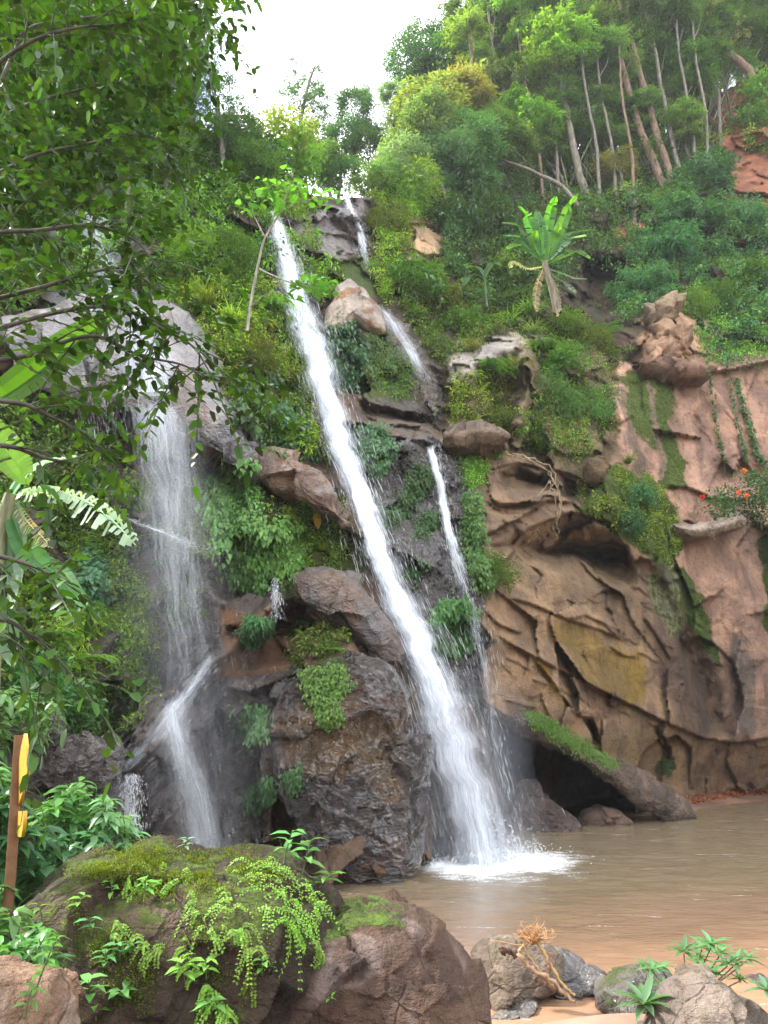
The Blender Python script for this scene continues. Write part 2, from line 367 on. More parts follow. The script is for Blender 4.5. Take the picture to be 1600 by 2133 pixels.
# zones: (polygon, feather px, {albedo, moss, wet, folds, smooth})
DARK, BROWN, TAN, PINK = (0.075, 0.066, 0.062), (0.125, 0.08, 0.052), (0.225, 0.152, 0.092), (0.38, 0.24, 0.18)
ORANGE, PALE, REDSOIL, SOIL, GREY = (0.24, 0.115, 0.045), (0.40, 0.36, 0.315), (0.27, 0.11, 0.06), (0.055, 0.040, 0.026), (0.17, 0.155, 0.152)
ZONES = [
 ([(-700,-400),(2300,-400),(2300,700),(1300,700),(900,900),(700,800),(500,900),(250,650),(-700,900)], 60, dict(c=SOIL, moss=.25, wet=.0)),
 ([(960,920),(1060,940),(1250,1050),(1620,1060),(1620,1660),(1440,1660),(1240,1600),(1000,1480),(985,1300),(970,1100)], 22, dict(c=TAN, moss=.0, wet=.0, smooth=.9)),
 ([(1180,950),(1290,760),(1700,720),(1700,1080),(1440,1100),(1240,1000)], 16, dict(c=PINK, moss=.0, wet=.0, smooth=1.0)),
 ([(1350,600),(1480,640),(1460,790),(1330,760)], 14, dict(c=(0.38,0.24,0.15), moss=.1, wet=0, smooth=.3)),
 ([(1410,1110),(1590,1110),(1620,1300),(1620,1540),(1530,1540),(1470,1350),(1415,1200)], 14, dict(c=(0.36,0.235,0.175), moss=0, wet=0, smooth=1.0)),
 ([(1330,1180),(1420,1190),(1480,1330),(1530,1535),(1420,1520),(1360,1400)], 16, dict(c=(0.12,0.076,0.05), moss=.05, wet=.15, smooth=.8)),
 ([(1000,1130),(1100,1120),(1330,1180),(1360,1380),(1320,1330),(1180,1260),(1050,1240)], 22, dict(c=(0.20,0.138,0.083), moss=0, wet=0, smooth=.8)),
 ([(1140,1300),(1200,1290),(1320,1370),(1330,1470),(1290,1470),(1180,1370)], 22, dict(c=(0.20,0.135,0.045), moss=.12, wet=0, smooth=.8)),
 ([(1320,1330),(1345,1400),(1330,1480),(1300,1470)], 10, dict(c=(0.19,0.13,0.03), moss=.2, wet=0, smooth=.8)),
 ([(1110,1370),(1140,1375),(1190,1460),(1175,1455)], 8, dict(c=(0.27,0.17,0.03), moss=.3, wet=0, smooth=.8)),
 ([(1240,1530),(1390,1520),(1400,1610),(1290,1600)], 14, dict(c=(0.19,0.13,0.07), moss=.1, wet=0, smooth=1.0)),
 ([(1215,1430),(1290,1440),(1310,1490),(1240,1500)], 8, dict(c=(0.15,0.095,0.06), moss=0, wet=0, smooth=.5)),
 ([(1290,780),(1390,780),(1400,880),(1430,960),(1440,1020),(1380,1025),(1370,940),(1310,880)], 12, dict(c=(0.2,0.14,0.07), moss=.84, wet=0, smooth=1.0)),
 ([(1240,1010),(1262,1000),(1290,1060),(1270,1090)], 8, dict(c=(0.2,0.14,0.07), moss=.6, wet=0, smooth=1.0)),
 ([(1190,990),(1300,965),(1390,1020),(1420,1130),(1400,1190),(1310,1130),(1210,1060)], 14, dict(c=(0.1,0.08,0.04), moss=.85, wet=0, smooth=.5)),
 ([(1345,1190),(1400,1170),(1430,1210),(1440,1300),(1400,1330),(1360,1260)], 10, dict(c=(0.15,0.15,0.09), moss=.45, wet=0, smooth=.8)),
 ([(1408,1190),(1430,1190),(1455,1240),(1480,1330),(1500,1400),(1475,1380),(1430,1280)], 6, dict(c=(0.1,0.1,0.04), moss=.98, wet=0, smooth=1.0)),
 ([(1578,1120),(1640,1100),(1640,1330),(1590,1320)], 8, dict(c=(0.1,0.1,0.04), moss=.75, wet=0, smooth=1.0)),
 ([(1520,1330),(1548,1320),(1570,1440),(1575,1530),(1540,1530),(1525,1430)], 10, dict(c=(.17,.135,.115), moss=.05, wet=0, smooth=1.0)),
 ([(1350,800),(1364,795),(1380,900),(1390,1000),(1374,1000),(1360,900)], 6, dict(c=(.20,.15,.11), moss=.35, wet=0, smooth=1.0)),
 ([(1452,790),(1462,788),(1470,900),(1462,1000),(1454,900)], 7, dict(c=(.24,.16,.12), moss=.1, wet=0, smooth=1.0)),
 ([(1290,800),(1304,800),(1330,930),(1345,1000),(1330,1000),(1306,920)], 6, dict(c=(.19,.14,.10), moss=.3, wet=0, smooth=1.0)),
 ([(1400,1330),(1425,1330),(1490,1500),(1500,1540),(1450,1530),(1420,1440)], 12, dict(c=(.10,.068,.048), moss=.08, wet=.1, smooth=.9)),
 ([(1480,1540),(1620,1530),(1620,1650),(1440,1650)], 14, dict(c=(0.21,0.14,0.09), moss=.05, wet=0, smooth=.6)),
 ([(1490,190),(1600,170),(1640,330),(1560,340),(1480,290)], 18, dict(c=REDSOIL, moss=.1, wet=0)),
 ([(1500,340),(1620,330),(1620,470),(1540,450)], 18, dict(c=REDSOIL, moss=.1, wet=0)),
 ([(1270,470),(1340,465),(1340,530),(1290,530)], 10, dict(c=(0.33,0.15,0.08), moss=.05, wet=0)),
 ([(340,270),(420,290),(440,400),(420,450),(360,330)], 14, dict(c=(0.27,0.15,0.08), moss=.05, wet=0)),
 ([(840,450),(910,460),(925,540),(860,545)], 10, dict(c=(0.36,0.25,0.15), moss=.1, wet=0)),
 ([(90,320),(200,330),(290,420),(310,560),(330,650),(230,680),(110,640)], 20, dict(c=(.21,.195,.21), moss=0, wet=.9, folds=.3, smooth=.5)),
 ([(600,440),(650,430),(780,410),(790,430),(770,480),(760,540),(660,545),(610,500)], 10, dict(c=(0.19,0.155,0.145), moss=.1, wet=.6, folds=.6)),
 ([(660,535),(760,530),(780,620),(700,630)], 12, dict(c=SOIL, moss=.8, wet=.2)),
 ([(760,640),(850,660),(910,760),(930,900),(860,900),(760,870),(740,760)], 14, dict(c=(0.11,0.085,0.06), moss=.32, wet=.5, folds=.8)),
 ([(740,690),(830,700),(880,830),(760,830)], 14, dict(c=(0.09,0.07,0.04), moss=.75, wet=.1)),
 ([(700,850),(900,880),(930,930),(740,910)], 12, dict(c=(0.13,0.09,0.06), moss=.1, wet=.3)),
 ([(730,900),(890,910),(990,950),(1010,1260),(1010,1460),(900,1480),(820,1300),(760,1120)], 14, dict(c=GREY, moss=.08, wet=.95, folds=1)),
 ([(940,720),(1080,690),(1110,720),(1000,780),(930,810)], 10, dict(c=PALE, moss=.12, wet=.2)),
 ([(1072,705),(1108,692),(1130,715),(1120,790),(1102,850),(1088,905),(1056,905),(1060,850),(1074,790)], 8, dict(c=(.36,.31,.26), moss=.1, wet=.1)),
 ([(930,790),(1090,740),(1070,900),(930,910)], 16, dict(c=(0.14,0.1,0.055), moss=.5, wet=0)),
 ([(940,880),(1040,890),(1030,930),(920,930)], 8, dict(c=(0.34,0.27,0.21), moss=.1, wet=0)),
 ([(1100,690),(1270,720),(1290,960),(1180,1000),(1050,920)], 24, dict(c=(0.16,0.12,0.07), moss=.35, wet=0)),
 ([(960,960),(1050,940),(1230,1000),(1200,1080),(1020,1110)], 16, dict(c=(0.17,0.115,0.072), moss=.05, wet=0, smooth=.35)),
 ([(-700,900),(150,820),(300,980),(440,960),(560,1160),(600,1230),(440,1390),(250,1600),(100,1700),(-700,1950)], 26, dict(c=(0.07,0.048,0.036), moss=.36, wet=.35, strata=1)),
 ([(280,860),(450,900),(470,970),(330,960)], 12, dict(c=ORANGE, moss=.0, wet=.3)),
 ([(120,780),(260,820),(240,900),(120,880)], 14, dict(c=ORANGE, moss=.2, wet=0)),
 ([(290,950),(450,960),(470,1180),(380,1330),(300,1300),(270,1100)], 24, dict(c=(0.13,0.09,0.065), moss=.45, wet=.5, strata=.6)),
 ([(280,1300),(470,1180),(600,1230),(440,1390),(250,1600),(200,1560)], 16, dict(c=(0.095,0.062,0.047), moss=.12, wet=.6, strata=1)),
 ([(470,1260),(650,1280),(640,1390),(470,1430)], 12, dict(c=(0.17,0.092,0.05), moss=0, wet=.1, smooth=.9)),
 ([(470,1420),(640,1390),(600,1500),(540,1560),(560,1800),(300,1850),(300,1600),(440,1400)], 14, dict(c=(0.085,0.055,0.043), moss=.1, wet=.7, folds=.5)),
 ([(440,960),(720,1020),(760,1200),(600,1260),(470,1180)], 16, dict(c=SOIL, moss=.6, wet=.1)),
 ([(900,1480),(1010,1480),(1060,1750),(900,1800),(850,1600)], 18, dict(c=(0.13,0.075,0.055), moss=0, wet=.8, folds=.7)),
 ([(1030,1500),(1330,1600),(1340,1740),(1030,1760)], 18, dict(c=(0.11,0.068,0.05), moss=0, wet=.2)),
]
colr = np.zeros(U.shape + (3,)); colr[:] = BROWN
mask = np.zeros(U.shape + (4,)); mask[..., 0] = .3; mask[..., 3] = 1
smo = np.zeros(U.shape); strata = np.zeros(U.shape)
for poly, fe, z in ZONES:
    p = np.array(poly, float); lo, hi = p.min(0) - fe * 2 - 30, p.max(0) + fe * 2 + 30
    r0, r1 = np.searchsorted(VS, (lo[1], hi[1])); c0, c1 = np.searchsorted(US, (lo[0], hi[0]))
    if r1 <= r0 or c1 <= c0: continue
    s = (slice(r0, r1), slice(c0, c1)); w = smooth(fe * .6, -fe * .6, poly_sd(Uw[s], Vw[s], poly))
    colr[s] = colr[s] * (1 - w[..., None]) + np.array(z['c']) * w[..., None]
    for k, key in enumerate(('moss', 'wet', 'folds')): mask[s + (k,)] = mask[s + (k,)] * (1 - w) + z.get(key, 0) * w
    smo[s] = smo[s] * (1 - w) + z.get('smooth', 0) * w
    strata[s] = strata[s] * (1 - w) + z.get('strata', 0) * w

# sculpting: ledges overhang below their line, recesses go in, humps come out
def ledge(line, h, ext, below=2.0, power=1.0):
    global Y
    p = np.array(line, float); lo, hi = p.min(0) - ext - 20, p.max(0) + ext + 20
    r0, r1 = np.searchsorted(VS, (lo[1], hi[1])); c0, c1 = np.searchsorted(US, (lo[0], hi[0]))
    s = (slice(r0, r1), slice(c0, c1)); d, side, t = poly_sd(U[s] + _wu[s] * 2.5, V[s] + _wv[s] * 2.5, line, False)
    up = np.clip(1 - d / ext, 0, 1) ** power; dn = np.clip(1 - d / min(below, 3.6), 0, 1)
    Y[s] -= h * np.where(side < 0, up, dn) * smooth(0, .12, t) * smooth(1, .88, t)
def hump(poly, h, fe, warp=14, power=1.0):
    global Y
    p = np.array(poly, float); lo, hi = p.min(0) - 60, p.max(0) + 60
    r0, r1 = np.searchsorted(VS, (lo[1], hi[1])); c0, c1 = np.searchsorted(US, (lo[0], hi[0]))
    s = (slice(r0, r1), slice(c0, c1))
    Y[s] -= h * smooth(2, -fe, poly_sd(U[s] + _wu[s] * warp, V[s] + _wv[s] * warp, poly)) ** power
# recesses
HR = 1
hump([(1010,1135),(1085,1098),(1190,1066),(1290,1100),(1335,1190),(1330,1240),(1250,1235),(1180,1210),(1090,1190)], -2.4, 60)
hump([(1090,1150),(1190,1120),(1310,1130),(1320,1190),(1240,1180)], -2.6, 30)
hump([(1030,985),(1080,970),(1150,990),(1160,1025),(1110,1035),(1040,1025)], -1.3, 20)
hump([(1170,985),(1215,1000),(1205,1040),(1165,1035)], -1.2, 14)
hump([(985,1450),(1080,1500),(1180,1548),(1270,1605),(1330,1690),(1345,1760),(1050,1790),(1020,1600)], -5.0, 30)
hump([(1190,1620),(1300,1640),(1320,1760),(1190,1760)], -2.0, 40)
hump([(1200,520),(1330,530),(1310,640),(1260,680),(1200,640)], -3.0, 40)
hump([(940,540),(1080,560),(1090,680),(980,690)], -1.5, 40)
hump([(1340,1195),(1385,1185),(1430,1260),(1500,1420),(1530,1535),(1470,1530),(1400,1350)], -0.9, 40)
hump([(1212,1486),(1234,1495),(1258,1552),(1236,1545)], -1.6, 8)
hump([(1362,1515),(1376,1512),(1404,1605),(1390,1612)], -1.0, 6)
hump([(560,1255),(640,1250),(670,1300),(640,1340),(560,1330)], -1.4, 24)
hump([(470,1300),(640,1290),(620,1385),(480,1425)], -0.8, 26)
hump([(400,1560),(560,1500),(600,1720),(560,1830),(400,1830)], -0.7, 60)
hump([(560,1600),(600,1620),(680,1840),(560,1840)], -0.9, 30)
hump([(840,1390),(900,1420),(960,1780),(880,1800),(840,1600)], -0.8, 40)
hump([(590,1000),(680,1030),(700,1070),(600,1070)], -1.0, 20)
hump([(200,840),(330,930),(470,960),(470,1010),(300,1000),(200,930)], -1.2, 40)
hump([(400,380),(450,400),(460,480),(420,470)], -1.2, 24)
hump([(740,830),(900,870),(920,900),(760,890)], -0.9, 20)
# humps
hump([(1190,985),(1300,962),(1390,1020),(1425,1130),(1400,1200),(1330,1180),(1300,1110),(1210,1066)], 1.1, 45)
hump([(1340,1150),(1405,1160),(1432,1220),(1445,1330),(1400,1330),(1352,1230)], 0.7, 30)
hump([(1335,610),(1400,600),(1450,690),(1450,790),(1330,780)], 1.4, 40)
hump([(1070,700),(1125,695),(1125,780),(1105,905),(1055,905),(1075,800)], 1.2, 22)
hump([(930,735),(1000,720),(1090,690),(1100,720),(1010,790),(1000,830),(930,820)], 0.9, 30)
hump([(920,890),(1030,885),(1050,920),(920,935)], 0.7, 20)
hump([(740,900),(890,905),(870,960),(760,1060),(740,980)], 0.5, 40)
hump([(650,425),(790,405),(770,480),(650,480)], 0.9, 30)
hump([(660,470),(780,480),(770,545),(660,545)], 0.5, 20)
hump([(930,740),(1010,720),(1040,880),(935,930)], 0.8, 50)
hump([(250,640),(330,640),(420,690),(420,740),(300,760),(240,720)], .8, 40)
hump([(210,1068),(300,1085),(380,1110),(450,1150),(430,1170),(340,1140),(240,1100)], .55, 14)
hump([(600,1220),(610,1260),(450,1400),(330,1520),(240,1620),(210,1610),(300,1490),(430,1370),(560,1240)], .8, 22)
hump([(300,1470),(400,1460),(440,1560),(430,1800),(300,1800),(250,1640)], .5, 50)
# ledges and cracks
ledge([(1030,1322),(1100,1360),(1180,1400),(1290,1455),(1400,1510),(1470,1538),(1530,1547),(1640,1530)], .55, 46, 5)
ledge([(1110,1368),(1150,1415),(1190,1470),(1220,1500),(1250,1540)], .4, 30, 4)
ledge([(1055,1240),(1120,1262),(1190,1292),(1250,1310),(1300,1335)], .28, 40, 4)
ledge([(1180,1290),(1220,1280),(1260,1300),(1300,1340)], .2, 24, 4)
ledge([(1020,1190),(1060,1160),(1100,1100),(1190,1064),(1270,1085),(1330,1180)], .6, 60, 6)
ledge([(1000,1120),(1080,1080),(1140,1040),(1200,1045)], .5, 40, 5)
ledge([(985,985),(1080,962),(1190,985),(1240,1010)], .3, 30, 5)
ledge([(1300,752),(1400,760),(1480,775),(1540,765),(1650,740)], .7, 50, 6)
ledge([(1385,1010),(1440,1016),(1480,1035),(1560,1040)], .45, 36, 5)
ledge([(1380,660),(1420,690),(1450,745)], .4, 30, 5)
ledge([(1405,1098),(1470,1110),(1545,1090)], .8, 16, 5)
ledge([(1340,1280),(1380,1340),(1400,1380)], .35, 24, 4)
ledge([(1010,1270),(1040,1300),(1090,1320)], .25, 20, 4)
ledge([(730,900),(800,905),(880,915),(920,935)], .6, 40, 6)
ledge([(780,980),(830,950),(880,935)], .4, 30, 6)
ledge([(760,1090),(830,1040),(890,980)], .45, 40, 6)
ledge([(650,480),(720,490),(780,478)], .5, 20, 6)
ledge([(690,545),(740,540),(775,535)], .4, 22, 6)
ledge([(470,1430),(520,1440),(600,1410),(650,1390)], .4, 40, 5)
ledge([(480,1500),(540,1490),(600,1470)], .25, 30, 5)
for k in range(16):     # slanting strata of the wet wall left of the veil
    u0, v0 = 300 + 22 * (k % 8) + 8 * RS.randn(), 1270 + 26 * k + 10 * RS.randn()
    if k > 9: u0 -= 60
    ledge([(u0 - 190 + 20 * RS.randn(), v0 + 215), (u0 - 80, v0 + 100 + 12 * RS.randn()), (u0 + 40 + 10 * RS.randn(), v0 - 30)], .22 + .2 * RS.rand(), 24, 4)
for k in range(18):     # short cracks and flaking edges across the tan face
    u0, v0 = 1030 + 330 * RS.rand(), 1180 + 330 * RS.rand(); s = RS.uniform(.25, .65); ln = RS.uniform(25, 80)
    ledge([(u0, v0), (u0 + ln * .5, v0 + ln * .5 * s + 5 * RS.randn()), (u0 + ln, v0 + ln * s)], RS.uniform(.06, .2), RS.uniform(10, 22), 3)
for k in range(16):
    u0, v0 = 1420 + 170 * RS.rand(), 1120 + 380 * RS.rand(); ln = RS.uniform(15, 50)
    ledge([(u0, v0), (u0 + ln * .5, v0 + 6 * RS.randn()), (u0 + ln, v0 + 10 * RS.randn())], RS.uniform(.04, .12), RS.uniform(8, 18), 3)
# noise relief in metres
P1 = W(U, V, Y); rough = 1 - 0.93 * smo
Y += rough * (0.9 * fbm(P1, .22, 4) + .55 * facets(P1 + .5 * fbm(P1, .6, 3)[..., None], .55, .9) + .20 * facets(P1 + .2 * fbm(P1, 1.5, 2)[..., None], 1.6, .9, 9) + .10 * fbm(P1, 1.9, 4))
Y += .05 * fbm(P1 * (1, 1, 1), 3.5, 3) + smo * (.03 * fbm(P1, .4, 3) + .26 * facets(P1 * (1, 1, .8), .36, 1.1, 21) + .06 * facets(P1, 1.1, 1.2, 22) + .03 * facets(P1, 3.1, 1.2, 23))
Y += mask[..., 2] * (.42 * fbm(P1 + .5 * fbm(P1, .8, 3)[..., None] * (1, 1, 1), 1.5, 4, ridged=True) + .14 * facets(P1 + .2 * fbm(P1, 1.5, 2)[..., None], 2.2, 1.3, 4))
_q = (P1[..., 0] * .7 - P1[..., 2] * .7)
Y += strata * .26 * np.abs(fbm(np.stack([_q * 1.7, P1[..., 1] * .2, (P1[..., 0] + P1[..., 2]) * .16], -1), 1.0, 3))
PC = W(U, V, Y)
_du = np.gradient(PC, axis=1); _dv = np.gradient(PC, axis=0)
NC = unit(np.cross(_du, _dv)); NC *= np.sign(-(NC[..., 1:2]) + 1e-9)
def _bil(A, u, v):
    x = np.clip(np.interp(u, US, np.arange(len(US))), 0, len(US) - 1.001); y = np.clip(np.interp(v, VS, np.arange(len(VS))), 0, len(VS) - 1.001)
    i, j = x.astype(int), y.astype(int); x, y = (x - i)[..., None], (y - j)[..., None]
    return (A[j, i] * (1 - x) + A[j, i + 1] * x) * (1 - y) + (A[j + 1, i] * (1 - x) + A[j + 1, i + 1] * x) * y
def surf(u, v): return _bil(PC, np.asarray(u, float), np.asarray(v, float))
def surfn(u, v): return unit(_bil(NC, np.asarray(u, float), np.asarray(v, float)))
def skyline(u): return np.interp(u, SKY[:, 0], SKY[:, 1])
keep = V >= skyline(U)
nv, nu = U.shape
idx = np.arange(nv * nu).reshape(nv, nu)
q = np.stack([idx[:-1, :-1], idx[1:, :-1], idx[1:, 1:], idx[:-1, 1:]], -1)
ok = keep[:-1, :-1] & keep[1:, :-1] & keep[1:, 1:] & keep[:-1, 1:]
verts = PC.reshape(-1, 3); quads = q[ok]
# the crest rolls back level behind the skyline
top = np.argmax(keep, axis=0); cols = np.arange(nu); ct = PC[top, cols]; extra = []; eq = []
n0 = len(verts); prev = idx[top, cols]
for k, (dy, dz) in enumerate(((1.5, .5), (5, 1.2), (15, 1.0), (60, -6))):
    extra.append(ct + np.stack([0 * cols, 0 * cols + dy, dz + .4 * np.sin(cols * .3 + k)], -1)); cur = n0 + k * nu + cols
    eq.append(np.stack([prev[:-1], prev[1:], cur[1:], cur[:-1]], -1)); prev = cur
b = MB(); allv = np.vstack([verts] + extra); allq = np.vstack([quads] + eq)
ac = np.vstack([colr.reshape(-1, 3), np.tile(SOIL, (4 * nu, 1))]); am = np.vstack([mask.reshape(-1, 4), np.tile((.5, 0, 0, 1), (4 * nu, 1))])
used = np.zeros(len(allv), bool); used[allq.ravel()] = True; remap = np.cumsum(used) - 1
b.add(allv[used], remap[allq], ac[used], am[used])
cliff = b.build('cliff', ROCK, smooth_shade=False, masks=True)
tag(cliff, 'tall rugged rock cliff with wet dark, tan and pink faces around the pool', None, None, 'structure')
del allv, allq, ac, am

# ------------------------------------------------------------------ ground, sand and water
def axis(lo, hi, near0, near1, fine, coarse):
    return np.concatenate([np.arange(lo, near0, coarse), np.arange(near0, near1, fine), np.arange(near1, hi + .1, coarse)])
gx, gy = np.meshgrid(axis(-300, 300, -9, 14, .12, 14.0), axis(-200, 300, 1, 16, .12, 14.0))
gp = np.stack([gx, gy, 0 * gx], -1)
bank = smooth(9.2, 5.0, gy - .10 * np.clip(gx, -8, 8)) * 1.25 + smooth(2.0, -6, gx) * smooth(17, 12, gy) * 1.2 + smooth(4, -30, gy) * .6
gz = -1.0 + bank + .10 * fbm(gp, .6, 4)
sb = np.exp(-(((gx - 2.5) / 1.7) ** 2 + ((gy - 8.65) / .8) ** 2))           # sandbar between the rocks
gz = np.maximum(gz, -.30 + .46 * sb + .02 * fbm(gp, 1.5, 3))
gp[..., 2] = gz
n_y, n_x = gx.shape; gi = np.arange(n_x * n_y).reshape(n_y, n_x)
sandy = (.235, .142, .10)
gc = np.zeros(gx.shape + (3,)); gc[:] = (0.10, .075, .05)
gc = gc + (np.array(sandy) - gc) * np.clip(smooth(.5, .1, gz) * smooth(-2.0, .5, gx), 0, 1)[..., None]
b = MB().add(gp, np.stack([gi[:-1, :-1], gi[:-1, 1:], gi[1:, 1:], gi[1:, :-1]], -1).reshape(-1, 4), gc.reshape(-1, 3))
t = NT('sand'); pos = t.n('NewGeometry').outputs['Position']; col = t.n('VertexColor', layer_name='col').outputs['Color']
n1, n2 = t.noise(pos, 3.0, 5, .6), t.noise(pos, 60.0, 3, .7)
c = t.mix(t.ramp(n1, .35, .7, 0, .4), col, t.mix(1.0, col, (.6, .55, .5), 'MULTIPLY')); c = t.mix(t.ramp(n2, .55, .75, 0, .5), c, t.mix(1.0, c, (.55, .5, .45), 'MULTIPLY'))
bm = t.n('Bump', Strength=.5, Distance=.03); t.l(t.math('ADD', n1, t.math('MULTIPLY', n2, .25)), bm.inputs['Height'])
p = t.n('BsdfPrincipled', Roughness=.7); t.l(c, p.inputs['Base Color']); t.l(bm.outputs[0], p.inputs['Normal']); t.l(p.outputs[0], t.out.inputs['Surface'])
tag(b.build('ground', t.m, smooth_shade=True), 'sandy bank and stream bed at the near edge of the pool', None, None, 'structure')

# unseen wooded hills behind and beside the camera, added to block low sky light
ha, hr = np.meshgrid(np.linspace(math.radians(112), math.radians(428), 150), np.linspace(0, 1, 26))
hx, hy = np.cos(ha) * (20 + 45 * hr), np.sin(ha) * (20 + 45 * hr) - 3
hp = np.stack([hx, hy, 0 * hx], -1); hz = -1 + 15 * smooth(0, .85, hr) * smooth(math.radians(112), math.radians(150), ha) * smooth(math.radians(428), math.radians(392), ha) + hr * (3 * fbm(hp, .12, 4))
hp[..., 2] = hz; hp[..., 1] = np.minimum(hp[..., 1], 7)
n_y, n_x = hx.shape; gi = np.arange(n_x * n_y).reshape(n_y, n_x)
tag(MB().add(hp, np.stack([gi[:-1, :-1], gi[1:, :-1], gi[1:, 1:], gi[:-1, 1:]], -1).reshape(-1, 4), (.045, .075, .022), (.55, 0, 0, 1)).build('sky_block_hills', ROCK, smooth_shade=True, masks=True), 'unseen wooded hillside added behind the camera to block low sky light', None, None, 'structure')

# muddy pool: nearly opaque brown water, foam where the fall lands
wx, wy = np.meshgrid(axis(-30, 60, -4, 22, .11, 2.0), axis(7.6, 46, 8.0, 34, .11, 1.0))
hit = W(1000, 1786, 18.35)
rr = np.sqrt((wx - hit[0]) ** 2 + ((wy - hit[1]) * 1.0) ** 2)
wp = np.stack([wx, wy, 0 * wx], -1)
wz = .018 * fbm(wp * (1, 1.5, 1), 1.3, 4) + .012 * fbm(wp, 4.0, 3) + .05 * np.exp(-rr / 1.6) * fbm(wp, 3.0, 3) * 2 + .010 * np.sin(rr * 3.2) * np.exp(-rr / 9)
wrip = fbm(np.stack([wx * .22 + wy * .05, wy * 1.6 - wx * .35, 0 * wx], -1), 1.0, 4)
wz += .06 * np.maximum(0, wrip) * smooth(18, 10, wy)
wp[..., 2] = wz
deep = smooth(9.5, 17.5, wy + .22 * (-wx + 2) + .8 * fbm(wp, .3, 3))
sh = np.array((.25, .148, .09)); dp = np.array((.165, .128, .078))
wc = sh + (dp - sh) * deep[..., None]
foam = .80 * np.exp(-(rr / 1.2) ** 2) + .42 * np.exp(-rr / 1.7)
foam += .30 * np.exp(-rr / 3.2) * (1 + 1.6 * fbm(wp, .9, 4))
foam += .42 * np.exp(-(((wx - hit[0] - .9) / 1.1) ** 2 + ((wy - hit[1] - .4) / .8) ** 2)) + .25 * fbm(wp, 1.2, 4) * np.exp(-rr / 2.5)
n_y, n_x = wx.shape; gi = np.arange(n_x * n_y).reshape(n_y, n_x)
wm = np.zeros(wx.shape + (4,)); wm[..., 0] = foam; wm[..., 1] = deep; wm[..., 3] = 1
b = MB().add(wp, np.stack([gi[:-1, :-1], gi[:-1, 1:], gi[1:, 1:], gi[1:, :-1]], -1).reshape(-1, 4), wc.reshape(-1, 3), wm.reshape(-1, 4))
t = NT('muddy_water'); pos = t.n('NewGeometry').outputs['Position']; col = t.n('VertexColor', layer_name='col').outputs['Color']
sp = t.n('SeparateColor'); t.l(t.n('VertexColor', layer_name='mask').outputs['Color'], sp.inputs[0])
n1 = t.noise(pos, 1.2, 5, .6); n2 = t.noise(t.mapped(pos, (2.2, 6.0, 1), (0, 0, .22)), 1.0, 4, .6, .6); n3 = t.noise(pos, 26.0, 4, .7)
c = t.mix(t.ramp(n1, .4, .7, 0, .35), col, t.mix(1.0, col, (.7, .68, .62), 'MULTIPLY'))
fo = t.ramp(t.math('ADD', sp.outputs[0], t.math('MULTIPLY', t.math('SUBTRACT', t.math('ADD', t.math('MULTIPLY', n3, .6), t.math('MULTIPLY', n2, .5)), .5), 1.3)), .35, .85)
fleck = t.math('MULTIPLY', t.ramp(n3, .70, .76), t.ramp(n2, .52, .66)); wline = t.ramp(t.noise(t.mapped(pos, (.7, 7.0, 1), (0, 0, .25)), 1.0, 4, .6, .8), .62, .72, 0, .45)
fo = t.math('MAXIMUM', fo, t.math('MAXIMUM', t.math('MULTIPLY', fleck, .6), t.math('MULTIPLY', wline, t.ramp(n3, .4, .6))))
c = t.mix(fo, c, (.82, .84, .86))
bm = t.n('Bump', Strength=.5, Distance=.05); t.l(t.math('ADD', t.math('MULTIPLY', n2, .7), t.math('ADD', t.math('MULTIPLY', n1, .4), t.math('MULTIPLY', n3, .12))), bm.inputs['Height'])
p = t.n('BsdfPrincipled', IOR=1.33); t.l(c, p.inputs['Base Color']); t.l(bm.outputs[0], p.inputs['Normal'])
t.l(t.math('ADD', .10, t.math('MULTIPLY', fo, .6)), p.inputs['Roughness']); t.l(p.outputs[0], t.out.inputs['Surface'])
tag(b.build('water', t.m, smooth_shade=True, masks=True), 'muddy brown plunge pool with white foam under the main waterfall', None, None, 'structure')
